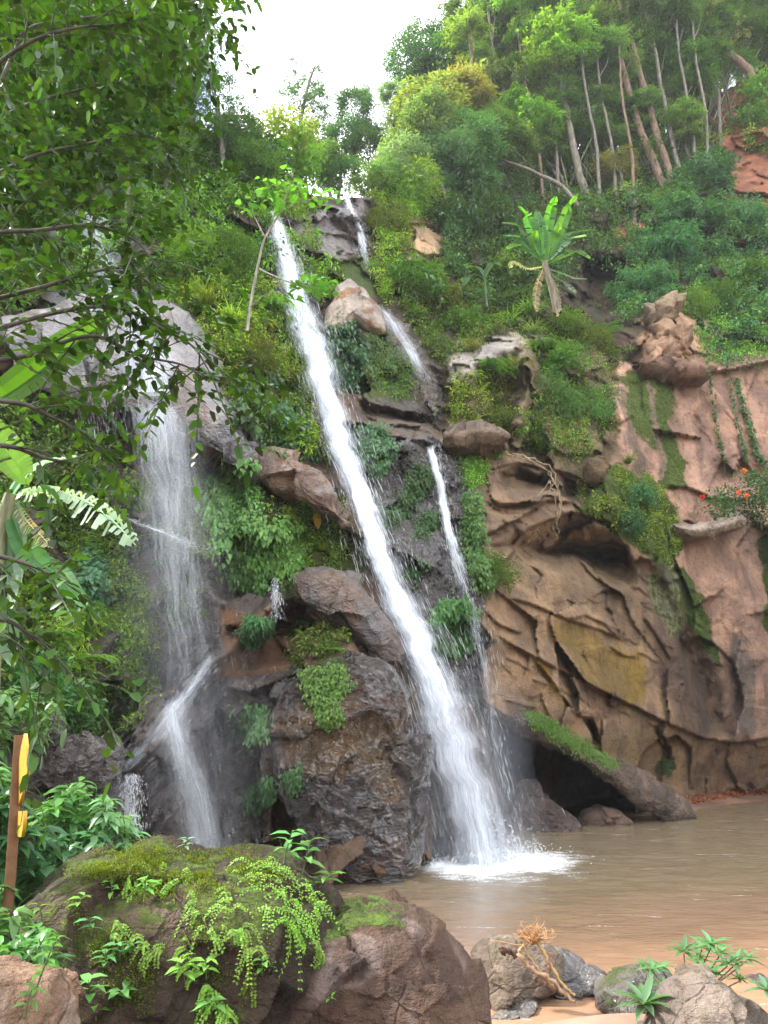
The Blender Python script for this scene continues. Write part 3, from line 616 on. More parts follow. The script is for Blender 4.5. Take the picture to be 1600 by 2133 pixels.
# ------------------------------------------------------------------ loose rocks: closed shapes grown from an outline, with their own depth
def rock_finish(mb_v, f, base, name, label, cat, col, moss=0.0, wet=0.0, folds=0.0, amp=1.0, scale=1.0, cols2=None, group=None, mosspoly=None, uvw=None):
    v = mb_v
    n = np.zeros_like(v); q = v[f]; fn = np.cross(q[:, 2] - q[:, 0], q[:, 3] - q[:, 1])
    for k in range(4): np.add.at(n, f[:, k], fn)
    n = unit(n)
    s = 1.0 / scale
    d = .30 * fbm(v, .55 * s, 4) + .34 * facets(v * s + .3 * fbm(v, .9 * s, 3)[..., None], .75, 1.2, 5) + .15 * facets(v * s + .1 * fbm(v, 2 * s, 2)[..., None], 2.0, 1.2, 8) + .045 * fbm(v, 3.5 * s, 3)
    if folds: d = d + folds * (.22 * fbm(v + .35 * fbm(v, 1.1 * s, 3)[..., None], 1.9 * s, 4, ridged=True) + .06 * facets(v * s, 3.6, 1.2, 4))
    v = v + n * (d * amp * scale)[:, None]
    q = v[f]; fn = np.cross(q[:, 2] - q[:, 0], q[:, 3] - q[:, 1]); n = np.zeros_like(v)
    for k in range(4): np.add.at(n, f[:, k], fn)
    n = unit(n)
    c = np.broadcast_to(np.array(col, float), v.shape).copy()
    if cols2:
        for c2, sc, th, seed in cols2:
            w = smooth(th, th + .18, fbm(v + seed * 13.1, sc * s, 4)); c = c * (1 - w[:, None]) + np.array(c2) * w[:, None]
    m = np.zeros((len(v), 4)); m[:, 3] = 1; m[:, 1] = wet; m[:, 2] = folds
    if moss: m[:, 0] = np.clip(moss * (.35 + .75 * n[:, 2]) + .25 * fbm(v + 40, 1.0 * s, 3) * min(1, moss * 2), 0, 1)
    if mosspoly is not None: m[:, 0] = np.maximum(m[:, 0], smooth(14, -14, poly_sd(uvw[0] + 30 * fbm(v, 1.2, 3), uvw[1] + 30 * fbm(v + 9, 1.2, 3), mosspoly)) * .8)
    b = MB().add(v, f, c, m)
    o = b.build(name, ROCK, masks=True, loc=base)
    return tag(o, label, cat, group)
def boulder(name, label, outline, y, thick, tilt=0.0, slant=0.0, centre=None, back=None, nt_=120, np_=70, cat='boulder', **kw):
    """outline: star-shaped photo outline; tilt: metres further per 100 px up; slant: metres further per 100 px right."""
    p = np.array(outline, float); c = p.mean(0) if centre is None else np.array(centre, float)
    ring = np.vstack([p, p[:1]]); ds = np.vstack([ring[k] + (ring[k + 1] - ring[k]) * np.linspace(0, 1, 40, endpoint=False)[:, None] for k in range(len(p))])
    a = np.arctan2(ds[:, 1] - c[1], ds[:, 0] - c[0]); r = np.hypot(ds[:, 1] - c[1], ds[:, 0] - c[0]); o = np.argsort(a)
    th = np.linspace(-np.pi, np.pi, nt_, endpoint=False); R = np.interp(th, a[o], r[o], period=2 * np.pi)
    R = (R + np.roll(R, 1) + np.roll(R, -1)) / 3
    T = np.concatenate([np.linspace(.004, 1, np_ * 2 // 3), np.linspace(1, .004, np_ - np_ * 2 // 3 + 1)[1:]])
    cp = np.sqrt(np.maximum(0, 1 - T ** 3.2)); cp[np_ * 2 // 3:] *= -1
    u = c[0] + T[:, None] * (R * np.cos(th))[None]; v = c[1] + T[:, None] * (R * np.sin(th))[None]
    dep = np.sign(cp) * np.abs(cp) ** .85
    yy = y + tilt * (c[1] - v) / 100 + slant * (u - c[0]) / 100 - np.where(dep > 0, thick * dep, (back or thick) * dep)[:, None]
    yf = y + tilt * (c[1] - v) / 100 + slant * (u - c[0]) / 100
    # same cross-section front and back: taken at the rim's own distance, so that the rock does not splay with depth
    V3 = W(u, v, yf); V3[..., 1] = yy
    i = np.arange(np_ - 1)[:, None] * nt_; j = np.arange(nt_)[None]; k = (j + 1) % nt_
    f = np.stack([i + j, i + nt_ + j, i + nt_ + k, i + k], -1).reshape(-1, 4)
    V3 = V3.reshape(-1, 3); base = V3.mean(0); base[2] = V3[:, 2].min()
    return rock_finish(V3, f[:, ::-1], base, name, label, cat, uvw=(u.ravel(), v.ravel()), **kw)
def slab(name, label, rows, depth, n=140, cat='rock slab', back_rise=0.0, lean=0.0, **kw):
    """rows: (u, v of upper edge, v of lower edge, metres ahead): a thick plate along that course."""
    r = curve(np.array(rows, float), n); a = W(r[:, 0], r[:, 1], r[:, 3] + lean); c = W(r[:, 0], r[:, 2], r[:, 3] + .05)
    ring = []
    for k in np.linspace(0, 1, 12): ring.append(a + (c - a) * k - np.array([0, .22 * depth * math.sin(math.pi * k), 0]))
    for k in np.linspace(0.1, 1, 8): ring.append(c + np.array([0, depth * k, back_rise * k]))
    for k in np.linspace(1, .1, 8): ring.append(a + np.array([0, depth * k, back_rise * k + .12 * depth * (1 - k)]))
    v = np.stack(ring, 1); m = v.shape[1]
    i = np.arange(n - 1)[:, None] * m; j = np.arange(m)[None]; k = (j + 1) % m
    f = np.stack([i + j, i + m + j, i + m + k, i + k], -1).reshape(-1, 4)
    for e in (0, n - 1):   # pinch the ends shut
        v[e] = v[e].mean(0) + (v[e] - v[e].mean(0)) * .05
    vv = v.reshape(-1, 3); base = vv.mean(0); base[2] = vv[:, 2].min()
    return rock_finish(vv, f[:, ::-1], base, name, label, cat, **kw)

boulder('boulder', 'huge moss-covered boulder hung with ferns in front of the misty fall',
        [(30,1990),(90,1890),(150,1820),(210,1782),(270,1764),(340,1776),(400,1786),(450,1790),(505,1778),(560,1795),(620,1828),(690,1872),(725,1950),(730,2080),(720,2230),(60,2230),(0,2100)],
        6.75, 1.0, tilt=.16, slant=.02, nt_=220, np_=130, col=(.040, .027, .018), moss=.50, amp=.5, scale=.7, cols2=[((.085, .058, .045), 1.2, .18, 1)])
boulder('boulder', 'bare brown boulder with a mossy rim beside the big mossy boulder',
        [(600,1960),(650,1900),(720,1878),(800,1884),(868,1890),(905,1912),(945,1965),(978,2015),(1000,2075),(1008,2160),(990,2250),(600,2260),(560,2100)],
        6.55, .75, tilt=.14, nt_=180, np_=110, col=(.088, .053, .036), moss=.02, amp=.5, scale=.6, cols2=[((.16, .118, .10), 1.3, .15, 2), ((.052, .032, .023), 2.2, .2, 3)],
        mosspoly=[(590,1880),(720,1862),(850,1872),(870,1892),(760,1896),(690,1940),(600,1990)])
boulder('boulder', 'tan flat-topped block at the foot of the mossy boulder, close to the camera',
        [(-90,2035),(0,2026),(70,2022),(115,2014),(150,2046),(166,2085),(166,2150),(150,2240),(-110,2240)], 4.3, .28, tilt=.1, col=(.19, .12, .078), moss=.05, amp=.5, scale=.38, cols2=[((.26, .19, .145), 1.5, .15, 1)])
boulder('boulder', 'mossy grey rock under the driftwood bundle at the water edge',
        [(988,1995),(1002,1968),(1040,1944),(1085,1954),(1125,1965),(1160,1992),(1165,2040),(1130,2075),(1075,2092),(1015,2108),(996,2062)], 9.9, .45, tilt=.3, col=(.15, .118, .09), moss=.34, amp=.5, scale=.4, cols2=[((.20, .165, .135), 1.4, .15, 1)])
boulder('boulder', 'dark wet rock beside the driftwood, sloping into the pool',
        [(1120,1980),(1160,1972),(1200,1988),(1240,2020),(1258,2042),(1230,2062),(1180,2072),(1130,2060)], 10.1, .4, tilt=.3, col=(.085, .075, .075), moss=.25, wet=.6, amp=.5, scale=.35)
boulder('boulder', 'low flat grey stone lying in the shallow water below the driftwood rock',
        [(1008,2098),(1050,2086),(1095,2080),(1122,2090),(1100,2108),(1050,2120),(1010,2122)], 9.35, .3, tilt=.6, col=(.13, .115, .105), wet=.4, amp=.4, scale=.25)
boulder('boulder', 'dark mossy rock between the sandbar and the grey rock with shrubs',
        [(1240,2085),(1255,2050),(1290,2022),(1340,2016),(1390,2030),(1420,2060),(1400,2100),(1330,2098),(1270,2102)], 9.5, .5, tilt=.3, col=(.095, .085, .075), moss=.45, wet=.3, amp=.5, scale=.4)
boulder('boulder', 'light grey angular rock below the leafy shoreline shrub',
        [(1360,2140),(1390,2070),(1440,2034),(1480,2030),(1510,2060),(1560,2095),(1610,2140),(1640,2230),(1330,2230)], 8.2, .5, tilt=.22, col=(.165, .135, .115), moss=.25, amp=.5, scale=.4, cols2=[((.11, .09, .07), 1.4, .12, 1)])
boulder('boulder', 'small rounded dark stone showing above the muddy water behind the shrub',
        [(1560,2045),(1575,2035),(1595,2036),(1606,2046),(1598,2054),(1572,2055)], 10.2, .2, tilt=.3, col=(.09, .075, .065), wet=.6, amp=.4, scale=.15, nt_=60, np_=36)
boulder('boulder', 'dark wet stone under the leafy bush beside the yellow signs',
        [(48,1520),(60,1492),(90,1482),(125,1498),(130,1530),(105,1550),(60,1546)], 12.8, .4, col=(.08, .05, .038), wet=.8, folds=.6, amp=.5, scale=.4)
boulder('boulder', 'reddish dark wet rock heap below the slanting strata',
        [(70,1560),(110,1536),(180,1528),(235,1560),(240,1600),(190,1640),(110,1640),(70,1610)], 13.4, .7, col=(.085, .055, .042), wet=.85, folds=.9, amp=.6, scale=.6)
boulder('boulder', 'shiny grey wet rock beside the small stepped cascade',
        [(120,1640),(170,1580),(215,1555),(245,1600),(250,1680),(225,1760),(140,1760)], 14.2, .7, col=(.12, .115, .125), wet=.95, folds=1.0, amp=.6, scale=.6)
boulder('boulder', 'massive wrinkled wet boulder between the two lower falls',
        [(545,1540),(575,1470),(600,1425),(645,1392),(705,1384),(790,1392),(842,1430),(862,1520),(872,1620),(880,1720),(856,1795),(800,1822),(735,1846),(705,1850),(660,1790),(610,1690),(560,1610)],
        17.0, 1.0, tilt=.16, slant=.10, nt_=240, np_=140, col=(.10, .066, .050), moss=.10, wet=1.0, folds=1.7, amp=.36, scale=1.2, cols2=[((.125, .105, .098), .6, .10, 1), ((.22, .11, .045), .7, .14, 4), ((.27, .16, .05), .5, .14, 6)],
        mosspoly=[(625,1405),(720,1390),(725,1420),(690,1490),(650,1470)])
boulder('boulder', 'brown slanted boulder wedged beside the main fall above the dark cleft',
        [(600,1195),(640,1176),(700,1192),(760,1226),(800,1285),(838,1370),(800,1372),(755,1342),(715,1302),(660,1272),(612,1246)], 18.4, .6, tilt=.1, slant=.2, col=(.16, .10, .065), moss=.12, wet=.6, folds=.5, amp=.6, scale=.8, cols2=[((.15, .14, .14), .9, .12, 1)])
boulder('boulder', 'rust-coloured rock perched beside the upper main fall',
        [(527,965),(545,932),(565,928),(610,950),(655,972),(692,1012),(722,1064),(745,1135),(715,1112),(680,1064),(622,1040),(570,1028),(533,995)], 19.2, .6, tilt=.12, slant=.1, centre=(610,990), col=(.27, .17, .115), wet=.45, folds=.25, amp=.6, scale=.75, cols2=[((.27, .13, .045), .9, .12, 1), ((.36, .29, .25), 1.0, .2, 5)])
boulder('boulder', 'angular dark block jutting out under the shrubby ledge of the tan wall',
        [(1215,975),(1235,950),(1258,958),(1264,990),(1255,1020),(1225,1005)], 25.6, .6, col=(.12, .085, .05), amp=.4, scale=.5, nt_=70, np_=40)
boulder('boulder', 'reddish wet rock inside the dark cave under the tilted slab',
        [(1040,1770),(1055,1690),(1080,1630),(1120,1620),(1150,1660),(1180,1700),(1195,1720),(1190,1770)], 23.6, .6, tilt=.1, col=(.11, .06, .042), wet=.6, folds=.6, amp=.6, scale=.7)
boulder('boulder', 'low brown stone at the mouth of the cave by the water',
        [(1205,1712),(1215,1690),(1250,1678),(1290,1690),(1320,1712),(1300,1735),(1220,1735)], 24.6, .5, col=(.13, .08, .055), wet=.3, amp=.4, scale=.4, nt_=70, np_=40)
slab('rock_slab', 'great grey slab spread with thin water above the misty veil',
     [(40,690,786,16.8),(90,664,796,16.9),(130,650,806,17.0),(180,642,822,17.1),(240,640,838,17.3),(300,645,858,17.5),(360,668,886,17.6),(420,718,920,17.8),(480,820,950,18.0),(515,880,958,18.3),(532,925,950,18.6)], 3.4,
     back_rise=1.8, lean=1.6, col=(.42, .40, .42), moss=0, wet=.8, folds=.35, amp=.4, scale=1.3, cols2=[((.25, .17, .12), .8, .16, 1), ((.12, .11, .115), .9, .1, 3)])
slab('rock_slab', 'tilted dark slab with a mossy back roofing the cave by the pool',
     [(985,1452,1480,21.9),(1040,1474,1500,22.1),(1100,1492,1534,22.4),(1180,1540,1575,22.9),(1250,1585,1616,23.5),(1320,1612,1672,24.3),(1390,1648,1712,25.2),(1448,1692,1712,26.2)], 1.3,
     back_rise=.25, col=(.10, .066, .045), moss=.12, wet=.25, folds=.5, amp=.28, scale=.7, cols2=[((.19, .13, .09), 1.0, .1, 1)])
slab('rock_ledge', 'log-like grey ledge jutting from the pink wall below the red flowers',
     [(1405,1095,1106,28.3),(1440,1096,1116,28.2),(1490,1088,1112,28.2),(1530,1072,1100,28.3),(1550,1078,1096,28.6)], 1.0, cat='rock ledge', col=(.30, .25, .21), amp=.35, scale=.4)
slab('rock_slab', 'flat reddish ledge capping the pink wall under the rock stack',
     [(1330,752,768,29.3),(1380,748,776,29.2),(1430,752,784,29.2),(1490,762,782,29.6)], 1.4, col=(.21, .13, .088), amp=.8, scale=.5)
slab('rock_slab', 'overhanging pale block under the dry shrubs beside the thin fall',
     [(925,905,925,23.6),(960,888,930,23.5),(1000,884,928,23.6),(1040,892,925,23.9),(1060,905,920,24.2)], 1.5, col=(.17, .13, .10), moss=.3, amp=.5, scale=.6)
boulder('boulder', 'squarish tan boulder topping the rock stack above the pink wall',
        [(1345,660),(1372,626),(1405,616),(1412,640),(1385,668),(1352,690)], 31.0, .8, col=(.27, .205, .14), amp=1.0, scale=.6, nt_=70, np_=40)
boulder('boulder', 'warm tan boulder in the middle of the rock stack above the pink wall',
        [(1350,700),(1385,672),(1412,690),(1448,745),(1440,760),(1395,765),(1352,745)], 30.3, .8, col=(.28, .18, .12), amp=1.0, scale=.6, nt_=70, np_=40)
boulder('boulder', 'dark mossy dome of rock under the spreading spray',
        [(686,720),(705,680),(745,645),(795,650),(852,695),(902,770),(934,860),(930,905),(860,908),(780,884),(720,835),(688,780)], 26.3, .8, tilt=.5, slant=.15, col=(.10, .075, .052), moss=.42, wet=.45, folds=.7, amp=.5, scale=1.0, cols2=[((.16, .10, .065), .9, .12, 1)])
boulder('boulder', 'pale orange-streaked rock splitting the top of the main fall',
        [(668,692),(672,655),(698,632),(704,600),(730,584),(762,612),(792,652),(802,694),(772,690),(742,672),(720,686),(690,702)], 24.0, .45, tilt=.6, centre=(725,650), col=(.40, .34, .285), wet=.3, amp=.45, scale=.7, cols2=[((.30, .15, .06), 1.0, .12, 1)])
# a strip of wet sand and leaf litter along the far shore
sh_r = [(1405,1690,27.2),(1440,1668,29.6),(1500,1660,30.8),(1560,1652,32),(1640,1644,33),(1800,1640,33)]
r = curve(np.array([(W(a, b_, c)[0], c, .0) for a, b_, c in sh_r]), 80)
b = MB(); rows = []
for k, (oy, oz) in enumerate(((-1.3, -.12), (-.7, .05), (0, .16), (.8, .3), (2.2, .6))): rows.append(r + np.array([0, oy, oz]) + np.stack([0 * r[:, 0], .25 * fbm(r + k, .8, 3), .06 * fbm(r + k * 7, 1.2, 3)], -1))
v = np.stack(rows, 1); n, m = v.shape[:2]; ii = np.arange(n * m).reshape(n, m)
b.add(v, np.stack([ii[:-1, :-1], ii[:-1, 1:], ii[1:, 1:], ii[1:, :-1]], -1).reshape(-1, 4), (.26, .15, .10), (0, .2, 0, 1))
tag(b.build('beach', ROCK, smooth_shade=True, masks=True), 'narrow strip of wet sand along the far shore', None, None, 'structure')

# ------------------------------------------------------------------ waterfalls
def fall(name, label, rows, layers=3, bulge=.25, streaks=600, spread=.25, slen=(.12, .5), swid=.012, cat='waterfall', spacing=.16, edge=.3, salpha=.55, outer=0, soft=0.0):
    """rows: (v, u of one edge, u of the other, metres ahead, density 0..1)."""
    r = np.array(rows, float); n = 160; R = curve(r, n); mid = W((R[:, 1] + R[:, 2]) / 2, R[:, 0], R[:, 3])
    root = empty(name, mid[-1], label, cat)
    L = W(R[:, 1], R[:, 0], R[:, 3]); Rr = W(R[:, 2], R[:, 0], R[:, 3])
    rag = fbm(mid * (1, 1, 1) + 3.0, 1.6, 4)[:, None]; rag2 = fbm(mid + 40.0, 1.6, 4)[:, None]; dl = (Rr - L); rg = .22 * (1 - 1.6 * soft); L = L - dl * rg * rag; Rr = Rr + dl * rg * rag2
    along = np.concatenate([[0], np.cumsum(np.linalg.norm(np.diff(mid, axis=0), axis=1))]); m = 22
    x = np.linspace(0, 1, m); wid = np.linalg.norm(Rr - L, axis=1)
    i = np.arange(n - 1)[:, None] * m; j = np.arange(m - 1)[None]
    f = np.stack([i + j, i + m + j, i + m + j + 1, i + j + 1], -1).reshape(-1, 4)
    sheet = MB()
    for k in range(layers):
        v = L[:, None] + (Rr - L)[:, None] * x[None, :, None]
        wob = fbm(v * (1, 1, .45) + k * 9.0, 1.1, 3)
        v = v.copy(); v[..., 1] -= bulge * np.sin(np.pi * x)[None] + k * spacing - .22 * wob - .10 * fbm(v * (1, 1, .35) + k * 5.0, 4.0, 2); v[..., 0] += .10 * wob * (wid[:, None] > .5)
        mk = np.zeros((n, m, 4)); mk[..., 0] = (x[None] - .5) * wid[:, None] + 20; mk[..., 1] = along[:, None]
        e = smooth(0, edge, x) * smooth(1, 1 - edge, x)
        ends = smooth(0, .10 if soft else .03, np.linspace(0, 1, n)) * (1 - .0 * np.linspace(0, 1, n))
        mk[..., 2] = e[None] * ends[:, None]; mk[..., 3] = R[:, 4][:, None] * (1 + .22 * fbm(v * (1, 1, .5) + 17.0 + k, .9, 3))
        sheet.add(v, f, (.13 + k * .31, soft, 0), mk.reshape(-1, 4))
    for k in range(outer):
        xw = (x - .5) * (1.5 + .5 * k) + .55; fade = smooth(.15, .8, np.linspace(0, 1, n))
        v = L[:, None] + (Rr - L)[:, None] * xw[None, :, None]; v = v.copy(); v[..., 1] -= bulge * .5 * np.sin(np.pi * x)[None] + .25 - .5 * k
        mk = np.zeros((n, m, 4)); mk[..., 0] = (xw[None] - .5) * wid[:, None] + 20; mk[..., 1] = along[:, None]
        mk[..., 2] = smooth(0, .5, x)[None] * smooth(1, .5, x)[None]; mk[..., 3] = (.30 + .32 * fade)[:, None]
        sheet.add(v, f, (.57 + k * .21, soft, 0), mk.reshape(-1, 4))
    sheet.build('water_sheet', FALL, root, smooth_shade=True, masks=True)
    if streaks:
        rs = np.random.RandomState(len(label)); t = rs.rand(streaks) ** .8 * (n - 2); k = t.astype(int); xx = np.clip(rs.normal(.5, .28, streaks), -.35, 1.35)
        p = L[k] + (Rr - L)[k] * xx[:, None] + rs.normal(size=(streaks, 3)) * (spread, spread, spread * .4) * (.3 + t[:, None] / n)
        p[:, 1] -= spread * .7 + bulge * .5
        d = unit(mid[k + 1] - mid[k] + rs.normal(size=(streaks, 3)) * (.03, .05, .01) * np.linalg.norm(mid[k + 1] - mid[k], axis=1)[:, None] * 2)
        ln = (slen[0] + (slen[1] - slen[0]) * rs.rand(streaks) ** 2)[:, None]; w = swid * (.4 + rs.rand(streaks))[:, None]
        s = unit(np.cross(d, np.array([0, 1.0, .2])))
        v = np.stack([p, p + d * ln * .5 + s * w, p + d * ln, p + d * ln * .5 - s * w], 1)
        a = np.zeros((streaks, 4, 4)); a[..., 3] = (salpha * (.3 + .7 * rs.rand(streaks)))[:, None]
        g = MB().add(v, np.arange(streaks * 4).reshape(-1, 4), (1, 1, 1), a.reshape(-1, 4))
        g.build('spray', DROP, root, masks=True)['kind'] = 'stuff'
    return root
main_fall = fall('waterfall', 'broad white main waterfall plunging diagonally into the brown pool',
     [(452,556,586,24.7,.5),(500,558,610,24.2,.74),(560,566,632,23.6,.74),(640,574,664,22.9,.72),(700,590,684,22.3,.76),(760,618,704,21.8,.84),(820,636,718,21.3,.9),(900,658,738,20.8,.95),(1000,698,774,20.2,1),(1100,733,806,19.7,1),(1200,768,836,19.3,.98),(1300,800,892,19.05,.92),(1400,834,940,18.85,.86),(1500,862,984,18.7,.8),(1600,886,1022,18.6,.72),(1700,916,1052,18.5,.66),(1796,940,1068,18.3,.62)],
     layers=4, bulge=.22, streaks=3600, spread=.34, slen=(.15, .7), swid=.010, edge=.5, salpha=.45, outer=2)
fall('waterfall', 'pale sheet of water sliding down the shaded wall behind the overhanging tree',
     [(330,110,190,25.2,.5),(400,120,230,24.0,.5),(480,140,270,22.8,.5),(560,165,300,21.8,.48),(640,190,330,20.6,.5)], layers=2, bulge=.1, streaks=200, spread=.15, slen=(.1, .4), swid=.007, edge=.45, salpha=.3, soft=.5)
fall('waterfall', 'thin film of water spreading over the grey slab',
     [(640,235,350,18.6,.5),(700,195,390,18.0,.55),(760,195,420,17.5,.6),(826,240,410,17.05,.65)], layers=2, bulge=.1, streaks=0, edge=.48, soft=.5)
fall('waterfall', 'wide translucent veil falling from the grey slab in front of the mossy wall',
     [(822,234,418,17.0,.54),(900,232,462,16.9,.52),(1000,236,482,16.85,.48),(1100,244,490,16.8,.44),(1200,256,498,16.8,.40),(1300,270,506,16.8,.36),(1400,284,514,16.8,.30),(1520,306,512,16.8,.22)],
     layers=3, bulge=.12, streaks=900, spread=.22, slen=(.15, .6), swid=.005, edge=.5, salpha=.22, soft=.5)
fall('waterfall', 'thin bright water shooting along the slanting ridge at the foot of the veil',
     [(1345,452,474,17.0,.25),(1400,390,456,16.7,.42),(1450,350,434,16.4,.52),(1500,308,404,16.1,.55),(1550,264,366,15.9,.48),(1605,226,296,15.7,.3)],
     layers=2, bulge=.15, streaks=400, spread=.16, slen=(.06, .3), swid=.006, edge=.5, salpha=.3, soft=.5)
fall('waterfall', 'soft fan of water curving down the dark rock behind the mossy boulder',
     [(1430,350,420,16.2,.2),(1490,322,420,15.9,.5),(1560,322,446,15.7,.54),(1640,332,484,15.6,.5),(1720,338,520,15.55,.46),(1800,340,548,15.5,.44),(1880,342,560,15.5,.42)],
     layers=3, bulge=.2, streaks=500, spread=.3, slen=(.1, .4), swid=.006, edge=.5, salpha=.25, soft=.55)
fall('waterfall', 'faint misty curtain beside the soft fan, against the brown rock face',
     [(1440,400,480,17.0,.16),(1520,404,500,16.9,.24),(1600,410,520,16.8,.26),(1700,420,540,16.7,.26),(1800,430,556,16.6,.26)],
     layers=2, bulge=.1, streaks=300, spread=.25, slen=(.1, .4), swid=.005, edge=.5, salpha=.2, soft=.7)
fall('waterfall', 'little stepped cascade of white droplets on the dark ledge',
     [(1610,256,290,14.6,.3),(1640,250,298,14.4,.34),(1680,256,294,14.3,.36),(1730,252,306,14.2,.34)],
     layers=2, bulge=.06, streaks=700, spread=.05, slen=(.03, .12), swid=.008, edge=.3, salpha=.8, cat='cascade')
fall('waterfall', 'narrow white fall from the notch in the grey rock right of the main fall',
     [(926,876,912,23.4,.6),(960,888,918,23.0,.75),(1000,902,926,22.6,.8),(1060,912,938,22.2,.78),(1120,924,952,21.7,.74),(1180,938,974,21.2,.6),(1250,954,998,20.9,.45),(1330,976,1014,20.7,.32),(1430,1000,1030,20.5,.24),(1560,1020,1052,20.4,.2),(1680,1036,1076,20.3,.12)],
     layers=2, bulge=.1, streaks=1000, spread=.16, slen=(.1, .4), swid=.007, edge=.4, salpha=.45)
fall('waterfall', 'tiny side trickle next to the notch of the narrow fall',
     [(924,910,922,23.7,.5),(950,912,920,23.5,.6),(1000,914,924,23.3,.4)], layers=1, bulge=.05, streaks=80, spread=.05, slen=(.05, .2), swid=.006, edge=.4, cat='trickle')
fall('waterfall', 'thin high fall slipping over the grey rock at the skyline',
     [(416,712,734,29.2,.6),(450,722,748,28.8,.7),(480,736,760,28.5,.65),(540,750,772,28.2,.5),(600,760,780,27.8,.5),(645,766,786,27.4,.4)], layers=2, bulge=.1, streaks=500, spread=.12, slen=(.08, .3), swid=.009, edge=.4)
fall('waterfall', 'spreading spray sliding over the dark slope below the high thin fall',
     [(640,768,806,26.0,.42),(680,784,850,25.6,.62),(720,812,876,25.4,.56),(760,838,896,25.2,.5),(810,866,910,25.0,.22),(880,886,918,24.8,.1)], layers=2, bulge=.15, streaks=400, spread=.16, slen=(.06, .3), swid=.007, edge=.5, salpha=.35, soft=.4)
fall('waterfall', 'small splashing trickle over the dark stone above the orange overhang',
     [(1205,568,582,17.3,.25),(1235,562,588,17.0,.36),(1258,567,586,16.95,.3),(1290,570,586,16.9,.12)], layers=2, bulge=.08, streaks=260, spread=.08, slen=(.04, .15), swid=.006, edge=.45, cat='trickle')
fall('waterfall', 'row of fine drips under the lip of the grey slab',
     [(812,160,262,16.75,.28),(850,162,264,16.7,.24),(900,166,268,16.7,.1)], layers=1, bulge=.02, streaks=240, spread=.05, slen=(.08, .35), swid=.005, edge=.2, cat='trickle')
fall('waterfall', 'thin water film running down the crossing ledge behind the veil',
     [(1072,236,250,16.9,.4),(1095,290,312,16.7,.6),(1120,350,378,16.6,.6),(1148,414,440,16.8,.3)], layers=1, bulge=.1, streaks=300, spread=.06, slen=(.04, .15), swid=.006, edge=.4, cat='trickle')

# froth thrown up where the main fall hits the pool
rs = np.random.RandomState(77); n = 2600; hit0 = W(1000, 1786, 18.35); a_ = rs.rand(n) * 6.28; r_ = np.abs(rs.normal(size=n)) * .75
p = hit0 + np.stack([r_ * np.cos(a_) + .25, r_ * np.sin(a_) * .8 - .1, np.abs(rs.normal(size=n)) * .42 * np.exp(-r_ * .7)], -1); d = rvec(n, rs); d[:, 2] = np.abs(d[:, 2]); s = rvec(n, rs); ln = (.03 + .09 * rs.rand(n) ** 2)[:, None]
v = np.stack([p, p + d * ln * .5 + s * ln * .25, p + d * ln, p + d * ln * .5 - s * ln * .25], 1); al = np.zeros((n, 4, 4)); al[..., 3] = (.25 + .5 * rs.rand(n))[:, None]
MB().add(v, np.arange(n * 4).reshape(-1, 4), (1, 1, 1), al.reshape(-1, 4)).build('splash', DROP, main_fall, masks=True)['kind'] = 'stuff'

def mist(label, u, v, y, r, dens):
    p = W(u, v, y); th = np.linspace(0, 2 * np.pi, 40, endpoint=False); ph = np.linspace(.03, np.pi - .03, 24)
    k = np.stack([np.sin(ph)[:, None] * np.cos(th), np.sin(ph)[:, None] * np.sin(th), np.repeat(np.cos(ph)[:, None], 40, 1)], -1) * np.array(r)
    k *= (1 + .35 * fbm(k + u, .7, 3))[..., None]
    m = MB()
    i = np.arange(23)[:, None] * 40; j = np.arange(40)[None]; jj = (j + 1) % 40
    f = np.stack([i + j, i + 40 + j, i + 40 + jj, i + jj], -1).reshape(-1, 4); root = None
    for n, s in enumerate((1.25, 1.0, .78, .55)):      # nested shells, so that the cloud thins out
        o = MB().add(k * s + p, f).build('mist', mist_material(dens * .3), smooth_shade=True, loc=p)
        tag(o, label, None, 'drifting spray', 'stuff')
mist('drifting spray at the foot of the main waterfall', 985, 1640, 18.4, (1.3, 1.1, 2.2), .15)
mist('low white spray where the main waterfall meets the pool', 1005, 1765, 18.3, (1.1, .9, .7), .5)
mist('pale mist hanging at the foot of the veil behind the mossy boulder', 400, 1640, 15.6, (1.4, .8, 2.2), .06)
mist('thin spray cloud around the falling veil', 350, 1200, 16.8, (1.1, .7, 3.0), .12)
